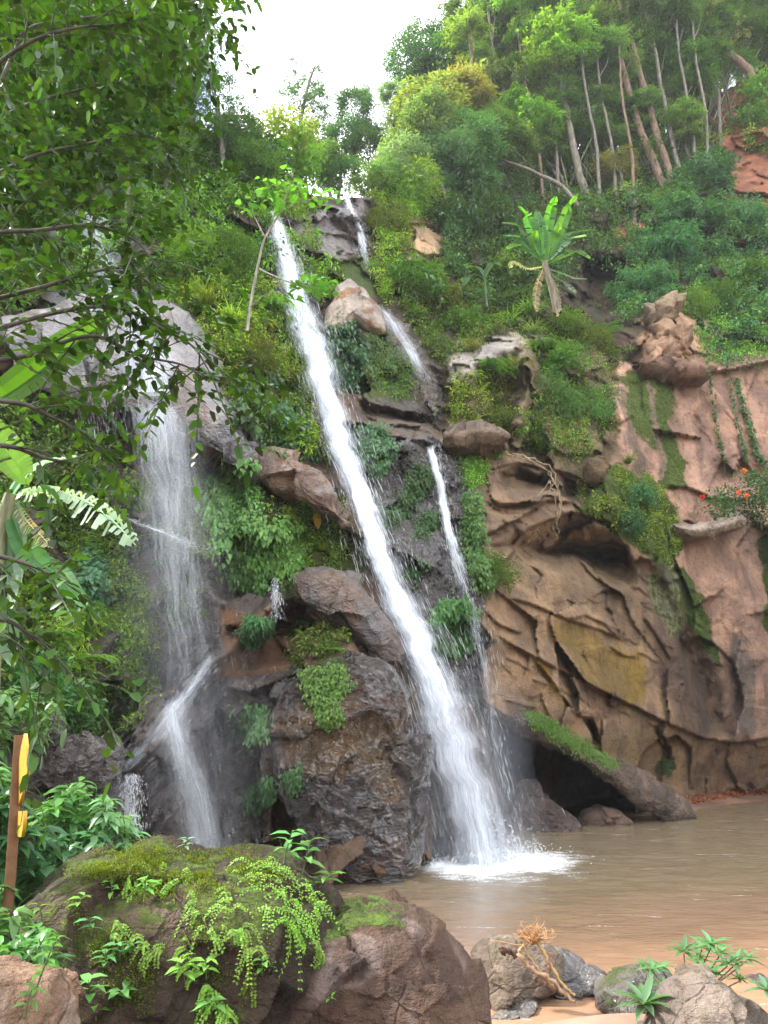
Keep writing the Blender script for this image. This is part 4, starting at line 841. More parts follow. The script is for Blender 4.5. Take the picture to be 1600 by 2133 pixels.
# ------------------------------------------------------------------ leaves
UP = np.array([0, 0, 1.0])
G_MID, G_BRIGHT, G_DARK, G_BLUE, G_YEL, G_OLIVE = (.060, .125, .022), (.105, .205, .030), (.028, .070, .018), (.045, .120, .055), (.150, .215, .035), (.085, .105, .028)
def leaf_cols(n, col, rs, var=.45, yel=.25):
    c = np.asarray(col, float); c = np.broadcast_to(c, (n, 3)) * (1 - var + 2 * var * rs.rand(n, 1))
    return np.clip(c + (rs.rand(n, 1) ** 3) * yel * np.array([.10, .085, .0]), .004, .9)
def leaves(mb, o, d, nrm, L, Wd, col, rs, fold=.18, droop=.25, fine=False, shape=.42, rnd=False):
    """One real leaf per row: a folded blade of two (far) or eight (near) faces."""
    n = len(o); L = np.broadcast_to(np.asarray(L, float), (n,))[:, None]; Wd = np.broadcast_to(np.asarray(Wd, float), (n,))[:, None]
    d = unit(d); s = unit(np.cross(d, nrm)); nn = np.cross(s, d)
    if len(np.shape(col)) == 1: col = leaf_cols(n, col, rs)
    if not fine:
        m = o + d * L * shape + nn * fold * Wd
        v = np.stack([o, m + s * Wd * .5, o + d * L - nn * droop * L * .5 - UP * droop * L * .3, m - s * Wd * .5], 1).reshape(-1, 3)
        i = np.arange(n)[:, None] * 4
        f = np.concatenate([i + np.array([[0, 1, 2]]), i + np.array([[0, 2, 3]])])
        mb.add(v, f, np.repeat(col, 4, 0)); return
    t = (0, .20, .72, 1.0) if rnd else (0, .28, .62, 1.0); mids = [o + d * L * k - (nn * .4 + UP * .6) * droop * L * k * k for k in t]
    a, b = .5 * Wd * .92, .5 * Wd * .78; e = nn * fold * Wd
    v = np.stack([mids[0], mids[1], mids[2], mids[3], mids[1] + s * a + e, mids[2] + s * b + e * .8, mids[1] - s * a + e, mids[2] - s * b + e * .8], 1).reshape(-1, 3)
    i = np.arange(n)[:, None] * 8
    f = np.concatenate([i + np.array([[*q]]) for q in ((0, 4, 1), (1, 4, 5), (1, 5, 2), (2, 5, 3), (0, 1, 6), (1, 2, 6), (2, 7, 6), (2, 3, 7))])
    mb.add(v, f, np.repeat(col, 8, 0))
def clump_leaves(mb, cen, rad, per, L, Wd, col, rs, droop=.3, out=.6, flat=1.0, fine=False, colvar=.35, fold=.18, down=.0):
    """per leaves round every clump centre; each clump has a tone of its own."""
    n = len(cen); N = n * per; k = np.repeat(np.arange(n), per); rad = np.broadcast_to(np.asarray(rad, float), (n,))
    q = rvec(N, rs); rr = rs.rand(N, 1) ** .5
    off = q * rr * rad[k][:, None]; off[:, 2] *= flat
    d = unit(q * out + rvec(N, rs) * .7 + UP * (.15 - down)); nn = unit(UP + rvec(N, rs) * .65 + q * .3)
    c = np.asarray(col, float); c = c if c.ndim == 2 else np.broadcast_to(c, (n, 3))
    c = c * (1 - colvar + 2 * colvar * rs.rand(n, 1))
    leaves(mb, cen[k] + off, d, nn, L * (.6 + .7 * rs.rand(N)), Wd * (.6 + .7 * rs.rand(N)), leaf_cols(N, c[k], rs, .3), rs, fold=fold, droop=droop, fine=fine)
def blob_centres(n, r, rs, shell=.45, low=-.5):
    """clump centres through a lumpy ellipsoid with gaps."""
    out = np.zeros((0, 3)); r = np.array(r, float)
    while len(out) < n:
        q = rvec(n * 3, rs) * (shell + (1 - shell) * rs.rand(n * 3, 1) ** .6); q = q[q[:, 2] > low]
        q = q[fbm(q * 1.7 + rs.rand(3) * 50, 1.0, 2) > -.10]
        q = q * (1 + .5 * fbm(q + rs.rand(3) * 30, 1.2, 2))[:, None]; out = np.vstack([out, q])
    return out[:n] * r
PROTO = {}
def proto(kind, k):
    """leaf masses shared by the copies of a kind (unit: metres)"""
    if (kind, k) in PROTO: return PROTO[kind, k]
    rs = np.random.RandomState(hash((len(kind), ord(kind[0]), k)) % 9999); m = MB(); mat = LEAF; w = (1.0, 1.0, 1.0)
    if kind == 'broad': clump_leaves(m, blob_centres(75, (1, 1, .85), rs), .26, 20, .17, .095, w, rs)
    elif kind == 'fine': clump_leaves(m, blob_centres(90, (1, 1, .85), rs), .26, 26, .17, .032, w, rs, droop=.5, down=.25); mat = THIN
    elif kind == 'dark': clump_leaves(m, blob_centres(70, (1, 1, .85), rs), .26, 15, .22, .10, w, rs, droop=.4, down=.2); mat = GLOSSY
    elif kind == 'feather':
        c = blob_centres(100, (1, 1, .8), rs, .3); clump_leaves(m, c, .20, 34, .15, .050, w, rs, droop=.6, out=1.0, flat=.4, down=.15, colvar=.45); mat = THIN
    elif kind == 'crown': clump_leaves(m, blob_centres(120, (1, 1, .8), rs), .21, 30, .11, .055, w, rs, droop=.4, colvar=.4)
    elif kind == 'airy': clump_leaves(m, blob_centres(46, (1, 1, .9), rs, .25), .17, 28, .095, .045, w, rs, droop=.4, flat=.6, colvar=.4)
    elif kind == 'willow':
        for q in range(70):
            a = rs.rand() * 6.28; o = np.array([math.cos(a), math.sin(a), 0]); L = .5 + .7 * rs.rand(); t = np.linspace(0, 1, 16)[:, None]
            p = o * L * t + UP * (.9 * t - 1.15 * t * t) * L * (.5 + rs.rand()) + rs.normal(size=3) * .12
            k2 = np.repeat(np.arange(16), 2); dd = unit(o + rvec(32, rs) * .5 - UP * .5)
            leaves(m, p[k2], dd, unit(UP + rvec(32, rs) * .5), .20 * (.6 + .6 * rs.rand(32)), .036, w * np.ones((32, 3)) * (.6 + .8 * rs.rand()), rs, droop=.5)
        mat = THIN
    elif kind == 'grass':
        for q in range(90):
            a = rs.rand() * 6.28; o = np.array([math.cos(a), math.sin(a), 0]); L = .6 + .7 * rs.rand(); t = np.linspace(0, 1, 6)[:, None]
            p = o * L * (.75 * t) + UP * L * (.95 * t - .85 * t * t * (.4 + rs.rand())) + rs.normal(size=3) * (.1, .1, 0); s = np.array([-o[1], o[0], 0]) * .018 * (1 - t ** 2 * .95)
            v = np.stack([p - s, p + s], 1).reshape(-1, 3); i = np.arange(5)[:, None] * 2
            m.add(v, i + np.array([[0, 1, 3, 2]]), np.array(w) * (.6 + .8 * rs.rand()))
        mat = THIN
    elif kind == 'fern':
        for q in range(11):
            a = q * 2.4 + rs.rand(); o = np.array([math.cos(a), math.sin(a), 0]); L = .7 + .5 * rs.rand(); t = np.linspace(.08, 1, 22)[:, None]
            p = o * L * t + UP * L * (.7 * t - .8 * t * t); side = np.array([-o[1], o[0], 0])
            for sg in (-1, 1): leaves(m, p, unit(side * sg + o * .45 - UP * .25 + rvec(22, rs) * .12), unit(UP + rvec(22, rs) * .2), (.24 * np.sin(np.pi * np.clip(t[:, 0] * .9 + .08, 0, 1)) + .03), .045, np.ones((22, 3)) * (.7 + .5 * rs.rand()), rs, droop=.2)
    me = m.mesh(kind + '_foliage', mat); PROTO[kind, k] = me; return me
RP = random.Random(5)
def shrub(kind, u, v, size, tint, label, cat='shrub', group=None, out=.15, name=None, flat=1.0):
    """one shrub rooted on the cliff at that spot: foliage only, far away"""
    p = surf(u, v); n = surfn(u, v); nm = name or {'broad': 'leafy_shrub', 'fine': 'feathery_shrub', 'dark': 'glossy_shrub', 'willow': 'drooping_shrub', 'grass': 'grass_tuft', 'fern': 'fern', 'feather': 'feathery_bush', 'crown': 'rounded_bush', 'airy': 'sparse_bush'}[kind]
    root = p + n * size * out
    o = place(proto(kind, RP.randrange(3)), nm, None, root, (size, size, size * flat), (0, 0, RP.random() * 6.28), tint)
    return tag(o, label, cat, group)
def cover(name, label, poly, n, L, Wd, cols, depth=.5, per=9, rad=None, style=0, fine=False, mat=None, seed=1, kind='stuff', cat=None, group=None, fold=.18, patch=.8):
    """undergrowth on the rock inside an outline. style 0 bushy, 1 shingled leaves pointing down, 2 fine and hanging"""
    rs = np.random.RandomState(seed + int(poly[0][0]) + n); q = in_poly_points(poly, n, rs); uu, vv = q[:, 0] + 6 * rs.randn(n), q[:, 1] + 6 * rs.randn(n)
    ok = vv > skyline(uu) - 4; uu, vv = uu[ok], vv[ok]; n = len(uu)
    p, nr = surf(uu, vv), surfn(uu, vv); rad = rad or L * 1.3
    bulge = np.clip(.45 + 1.3 * fbm(p, .8, 3), 0, 1.2); cl = np.asarray(cols, float)
    pick = np.clip(((fbm(p + 60, patch, 3) + .5 + .25 * rs.randn(n)) * len(cl)).astype(int), 0, len(cl) - 1); c = cl[pick]
    keepm = fbm(p + 20, 1.1, 3) > -.16; p, nr, bulge, c = p[keepm], nr[keepm], bulge[keepm], c[keepm]; n = len(p)
    m = MB()
    if style == 0:
        cen = p + nr * (depth * bulge * (.25 + .75 * rs.rand(n)))[:, None] + UP * (.15 * depth * rs.rand(n))[:, None]
        clump_leaves(m, cen, rad, per, L, Wd, c, rs, droop=.4, down=.15, fine=fine, fold=fold)
    elif style == 1:
        k = np.repeat(np.arange(n), per); N = len(k); c2 = leaf_cols(N, c[k], rs, .3)
        o = p[k] + nr[k] * (depth * bulge[k] * (.3 + .7 * rs.rand(N)))[:, None] + rvec(N, rs) * rad * .8
        d = unit(nr[k] * (.55 + .3 * rs.rand(N))[:, None] - UP * (.75 + .4 * rs.rand(N))[:, None] + rvec(N, rs) * .35); nn = unit(nr[k] * .7 + UP * .8 + rvec(N, rs) * .25)
        leaves(m, o, d, nn, L * (.6 + .7 * rs.rand(N)), Wd * (.6 + .7 * rs.rand(N)), c2, rs, droop=.2, fine=fine)
    else:
        k = np.repeat(np.arange(n), per); N = len(k); t = rs.rand(N); c2 = leaf_cols(N, c[k], rs, .3)
        o = p[k] + nr[k] * (depth * bulge[k] * (1 - .5 * t))[:, None] - UP * (t * rad * 3)[:, None] + rvec(N, rs) * rad * .25
        leaves(m, o, unit(-UP + nr[k] * .3 + rvec(N, rs) * .7), unit(nr[k] + UP * .5 + rvec(N, rs) * .4), L * (.6 + .7 * rs.rand(N)), Wd, c2, rs, droop=.3)
    o = m.build(name, mat or LEAF)
    return tag(o, label, cat, group, kind)
# ------------------------------------------------------------------ undergrowth clinging to the cliff (nobody could count it)
cover('undergrowth', 'tangled undergrowth on the slope behind the overhanging tree', [(-120,-100),(200,-20),(330,120),(430,300),(420,480),(300,560),(-120,700)], 3200, .20, .095, [G_DARK, G_MID, G_MID, G_BRIGHT], 1.3, 9)
cover('undergrowth', 'leafy undergrowth on the slope left of the head of the main fall', [(330,260),(430,290),(520,350),(600,400),(570,470),(560,560),(500,620),(330,560),(310,400)], 2300, .17, .085, [G_MID, G_DARK, G_BRIGHT, G_MID], 1.0, 9, seed=2)
cover('undergrowth', 'bright bushy growth between the grey slab and the main fall', [(350,540),(500,560),(570,600),(590,680),(630,780),(640,860),(660,980),(600,930),(520,900),(440,760),(430,700),(340,630)], 2600, .14, .055, [G_MID, G_BRIGHT, G_YEL, G_OLIVE, G_MID], .8, 10, seed=3, mat=THIN)
cover('dry_grass', 'straw-coloured hanging grass on the bright bushy growth', [(420,700),(540,640),(600,720),(560,860),(480,850)], 420, .45, .022, [(.20,.17,.07),(.13,.16,.04)], .5, 7, style=2, seed=4, mat=THIN)
cover('undergrowth', 'undergrowth between the thin high fall and the pale boulder', [(590,480),(650,500),(690,560),(740,640),(690,600),(650,640),(610,560)], 500, .14, .065, [G_MID, G_OLIVE, G_BRIGHT], .5, 9, seed=5)
cover('undergrowth', 'small leafy cover around the skyline rocks', [(560,400),(660,420),(640,470),(600,460)], 220, .16, .07, [G_MID, G_BRIGHT], .5, 9, seed=6)
cover('undergrowth', 'sunlit bushy growth on the shoulder right of the thin high fall', [(770,400),(830,370),(900,350),(930,440),(910,470),(850,470),(840,540),(800,640),(770,560),(790,480)], 1100, .17, .055, [G_BRIGHT, G_YEL, G_MID, G_OLIVE], .8, 10, seed=7, mat=THIN)
cover('undergrowth', 'dark glossy tangle on the slope behind the banana plants', [(880,335),(1080,335),(1150,420),(1280,440),(1300,520),(1200,560),(1100,640),(980,650),(920,560),(930,440)], 3000, .20, .10, [G_DARK, G_DARK, G_MID, G_BLUE], 1.0, 9, seed=8, mat=GLOSSY)
cover('undergrowth', 'mixed leafy slope above the pale rocks beside the spray', [(800,560),(920,560),(1000,640),(1080,680),(1000,720),(930,750),(890,740),(840,660)], 1100, .16, .07, [G_MID, G_OLIVE, G_DARK, G_MID], .7, 9, seed=9)
cover('undergrowth', 'green slope below the forest on the far ridge', [(1080,335),(1400,300),(1520,250),(1480,400),(1420,430),(1280,450),(1180,440)], 2000, .26, .10, [G_MID, G_DARK, G_BRIGHT, G_MID, G_BLUE], 1.0, 9, seed=10)
cover('undergrowth', 'blue-green creeper mounds covering the slope above the rock stack', [(1310,440),(1420,380),(1500,420),(1640,460),(1640,640),(1560,700),(1480,640),(1400,560),(1340,650),(1280,680),(1310,540)], 2300, .19, .11, [G_BLUE, G_BLUE, G_MID, (.065,.15,.06)], 1.2, 10, seed=11)
cover('undergrowth', 'leafy growth over the red earth at the edge of the slope', [(1530,190),(1660,130),(1660,330),(1560,330)], 420, .20, .09, [G_MID, G_BRIGHT, G_YEL], .9, 9, seed=12)
cover('undergrowth', 'shrubby ledge growth over the pale rocks above the tan cave', [(1000,700),(1100,640),(1240,650),(1290,740),(1280,900),(1200,960),(1120,960),(1060,900),(1120,800),(1110,720)], 1150, .14, .05, [G_MID, G_OLIVE, G_BRIGHT, G_DARK], .7, 9, seed=13)
cover('undergrowth', 'mossy tufts and dry stems on the block beside the spray', [(940,800),(1070,740),(1060,900),(950,900)], 420, .16, .04, [G_OLIVE, G_MID, G_YEL], .5, 9, seed=14, mat=THIN)
cover('undergrowth', 'green growth beside and under the rock stack', [(1380,620),(1470,600),(1600,640),(1640,740),(1480,770),(1450,700)], 1000, .15, .07, [G_MID, G_BRIGHT, G_BLUE], .6, 9, seed=15)
cover('undergrowth', 'bright fern-like growth over the dark wall left of the veil', [(90,1090),(230,1060),(310,1160),(320,1280),(280,1380),(210,1460),(120,1460),(80,1300)], 1700, .13, .045, [(.10,.17,.025), G_YEL, G_MID, (.12,.19,.03)], .35, 9, seed=16, mat=THIN)
cover('undergrowth', 'fine green plants rooted along the slanting strata', [(230,1330),(330,1290),(330,1420),(270,1520),(150,1540),(120,1460)], 800, .11, .04, [(.10,.17,.025), G_MID], .18, 8, seed=17, mat=THIN)
cover('undergrowth', 'shaded undergrowth behind the torn banana leaf', [(-120,820),(120,860),(230,930),(290,1060),(90,1090),(80,1400),(-120,1500)], 2600, .16, .08, [G_MID, G_DARK, G_OLIVE, G_BRIGHT], .7, 9, seed=18)
cover('undergrowth', 'moss-green film of plants behind the falling veil', [(290,900),(440,970),(450,1180),(420,1290),(310,1300),(280,1080)], 900, .10, .04, [(.07,.13,.025), G_MID], .12, 8, seed=19, mat=THIN)
cover('undergrowth', 'lush green tangle under the rust-coloured rock', [(560,1040),(690,1040),(730,1140),(700,1190),(630,1190),(560,1120)], 900, .12, .055, [G_BRIGHT, G_MID, G_YEL, G_OLIVE], .4, 9, seed=20)
cover('undergrowth', 'small plants growing in the dark cleft under the brown boulder', [(600,1300),(700,1320),(790,1370),(720,1400),(620,1390)], 240, .13, .06, [G_MID, G_OLIVE], .3, 8, seed=21)
cover('undergrowth', 'green plants on the mossy hump over the tan cave', [(1200,995),(1300,965),(1390,1020),(1420,1120),(1400,1180),(1310,1120),(1215,1055)], 1100, .09, .05, [(.10,.16,.025), G_YEL, G_MID], .18, 9, seed=22)
cover('undergrowth', 'leafy cover beside the grey rock at the notch', [(960,930),(1050,940),(1000,1010),(970,1020)], 260, .12, .055, [G_MID, G_BRIGHT], .3, 9, seed=23)

# ------------------------------------------------------------------ climbing plants: each patch a plant of its own
VINES = [
 ('pale green climber shingling the wall between the veil and the rust-coloured rock', [(450,975),(530,965),(540,1060),(560,1160),(545,1230),(500,1230),(440,1120),(430,1040)], 900, .17, .10, [(.10,.20,.05),(.075,.16,.04)], .35, LEAF),
 ('pale layered climber under the yellow leaf beside the green tangle', [(570,1090),(610,1085),(630,1130),(615,1190),(580,1200),(560,1140)], 420, .16, .09, [(.12,.22,.05),(.09,.18,.04)], .3, LEAF),
 ('dark round climber bulging beside the top of the main fall', [(690,690),(730,678),(755,720),(750,790),(720,812),(690,780),(682,730)], 700, .17, .11, [(.035,.10,.04),(.05,.13,.05)], .5, GLOSSY),
 ('bright mossy climber on the slope under the pale orange-streaked rock', [(760,700),(830,715),(870,790),(840,830),(770,800)], 500, .12, .06, [(.09,.16,.02),(.06,.13,.03)], .2, LEAF),
 ('dark climber hanging over the notch between main fall and grey rock', [(745,895),(800,895),(820,940),(790,985),(755,975),(740,930)], 420, .15, .09, [(.035,.10,.035),(.05,.12,.04)], .3, GLOSSY),
 ('dark green climber strip slanting across the grey wet rock', [(870,970),(905,985),(880,1030),(830,1080),(790,1105),(785,1085),(830,1040)], 520, .13, .08, [(.03,.09,.025),(.045,.11,.03)], .25, LEAF),
 ('small square climber patch in the middle of the grey wet rock', [(875,1075),(905,1065),(912,1085),(885,1115),(868,1110)], 200, .12, .075, [(.04,.11,.03),(.03,.08,.025)], .2, LEAF),
 ('thin dark climber patch low on the grey wet rock', [(840,1165),(870,1170),(878,1200),(850,1200)], 120, .11, .065, [(.035,.09,.03)], .15, LEAF),
 ('long green climber column along the edge of the tan wall', [(968,1040),(995,1030),(1000,1100),(1010,1180),(1025,1215),(995,1225),(972,1150)], 700, .15, .085, [(.05,.14,.03),(.08,.18,.04)], .35, LEAF),
 ('wide drooping climber under the narrow fall, above the mist', [(905,1265),(960,1250),(990,1290),(985,1340),(950,1365),(905,1350)], 620, .15, .085, [(.04,.12,.03),(.06,.15,.04)], .3, LEAF),
 ('dark leafy climber on the wall above the rust-coloured rock', [(500,800),(570,790),(640,880),(660,960),(600,935),(540,920),(495,870)], 900, .18, .10, [(.035,.10,.03),(.05,.13,.035)], .45, GLOSSY),
 ('round-leaved vine hanging down the shaded wall behind the torn leaf', [(188,1105),(208,1110),(215,1180),(218,1260),(190,1300),(178,1260),(182,1180)], 330, .14, .12, [(.05,.13,.06),(.06,.15,.07)], .25, GLOSSY),
 ('small ivy patch on the dark stone beside the splashing trickle', [(515,1290),(560,1288),(565,1315),(535,1340),(510,1340)], 260, .11, .07, [(.045,.13,.04)], .18, LEAF),
 ('bright moss tongue with leaves on top of the massive wrinkled boulder', [(625,1400),(720,1388),(725,1420),(700,1470),(715,1500),(680,1510),(650,1460)], 460, .10, .055, [(.10,.20,.03),(.07,.16,.03)], .2, LEAF),
 ('green hanging growth on the brown wall left of the wrinkled boulder', [(505,1480),(550,1475),(560,1500),(540,1545),(505,1520)], 260, .14, .07, [(.045,.12,.03)], .3, GLOSSY),
 ('small dark climber low beside the dark cleft of the wrinkled boulder', [(510,1650),(560,1620),(568,1660),(540,1690),(512,1685)], 240, .11, .06, [(.04,.11,.035)], .15, LEAF),
 ('tiny dark climber stuck on the face of the wrinkled boulder', [(597,1610),(622,1605),(625,1635),(600,1640)], 90, .10, .06, [(.04,.11,.035)], .1, LEAF),
 ('fresh grassy moss along the back of the tilted slab', [(1085,1480),(1130,1490),(1200,1535),(1290,1595),(1270,1600),(1180,1550),(1100,1500)], 700, .09, .03, [(.10,.22,.03),(.08,.18,.03)], .15, THIN),
]
def surf_front(u, v):
    """nearest thing already built at that spot: cliff or loose rock"""
    return surf(u, v)
_dg = None
def ray_points(uu, vv):
    """Where lines of sight first meet the rocks built so far (the cliff or a boulder)."""
    global _dg
    if _dg is None: bpy.context.view_layer.update(); _dg = bpy.context.evaluated_depsgraph_get()
    o = np.array([0, 0, CZ]); P, N = [], []
    for a, b_ in zip(uu, vv):
        d = unit(W(a, b_, 10.0) - o); start = o.copy()
        for hop in range(12):
            hit, loc, nor, _, ob, _m = scene.ray_cast(_dg, start.tolist(), d.tolist())
            if not hit: loc, nor = surf(a, b_), surfn(a, b_); break
            if ob.name.split('.')[0] in ROCKY: break
            start = np.array(loc) + d * .02
        n = np.array(nor); n = n if n @ d < 0 else -n
        P.append(np.array(loc)); N.append(n)
    return np.array(P), np.array(N)
ROCKY = {'cliff', 'boulder', 'rock_slab', 'rock_ledge', 'ground', 'beach'}
def patch(name, label, poly, n, L, Wd, cols, depth, mat, cat, seed=1, per=5):
    rs = np.random.RandomState(seed + n); q = in_poly_points(poly, n, rs) + rs.normal(size=(n, 2)) * 6 * (rs.rand(n, 1) ** 2) * 2; p, nr = ray_points(q[:, 0], q[:, 1])
    nr = unit(nr + np.array([0, -1.2, .2])); c = np.array(cols)[rs.randint(len(cols), size=n)] * .66; m = MB()
    bul = np.clip(.5 + fbm(p, 1.1, 2), .1, 1.1); k = np.repeat(np.arange(n), per); N = len(k)
    o = p[k] + nr[k] * (depth * bul[k] * (.3 + .7 * rs.rand(N)))[:, None] + rvec(N, rs) * L * .8
    d = unit(nr[k] * (.5 + .3 * rs.rand(N))[:, None] - UP * (.7 + .4 * rs.rand(N))[:, None] + rvec(N, rs) * .35); nn = unit(nr[k] * .7 + UP * .8 + rvec(N, rs) * .25)
    leaves(m, o, d, nn, L * (.6 + .7 * rs.rand(N)), Wd * (.6 + .7 * rs.rand(N)), leaf_cols(N, c[k], rs, .35), rs, droop=.2)
    return tag(m.build(name, mat, loc=p.mean(0)), label, cat)
for k, (lab, poly, n, L, wd, cols, dep, mt) in enumerate(VINES):
    patch('climbing_vine' if 'moss' not in lab else 'moss_patch', lab, poly, n, L, wd, cols, dep, mt, 'climber' if 'moss' not in lab else 'moss', seed=40 + k)
def hanging_vine(label, pts, y, L=.16):
    rs = np.random.RandomState(len(label)); c = curve(np.array(pts, float), 60); p, nr = ray_points(c[:, 0], c[:, 1]); p = p + np.array([0, -.18, 0]); m = MB()
    m.add(*tube(p, .012, 4), (.10, .08, .05)); k = np.repeat(np.arange(60), 3); N = len(k)
    leaves(m, p[k] + rvec(N, rs) * .05, unit(rvec(N, rs) * (1, .4, .5) - UP * .5), unit(np.array([0, -1, .6]) + rvec(N, rs) * .3), L * (.6 + .6 * rs.rand(N)), L * .7, leaf_cols(N, (.035, .075, .022), rs, .4), rs)
    tag(m.build('hanging_vine', LEAF, loc=p[0]), label, 'vine', 'vines hanging down the pink wall')
hanging_vine('long leafy vine down the pink wall nearest the mossy band', [(1462,690),(1478,800),(1490,900),(1505,950),(1522,992)], 29)
hanging_vine('leafy vine down the pink wall, middle one of three', [(1500,700),(1512,770),(1530,870),(1545,930),(1552,965)], 29)
hanging_vine('short thick vine down the pink wall beside the flowering bush', [(1532,790),(1545,850),(1562,900),(1570,940),(1590,965)], 29, .22)
hanging_vine('leafy vine draped over the blue-green creeper mounds', [(1420,450),(1428,480),(1436,520),(1442,545)], 33, .2)

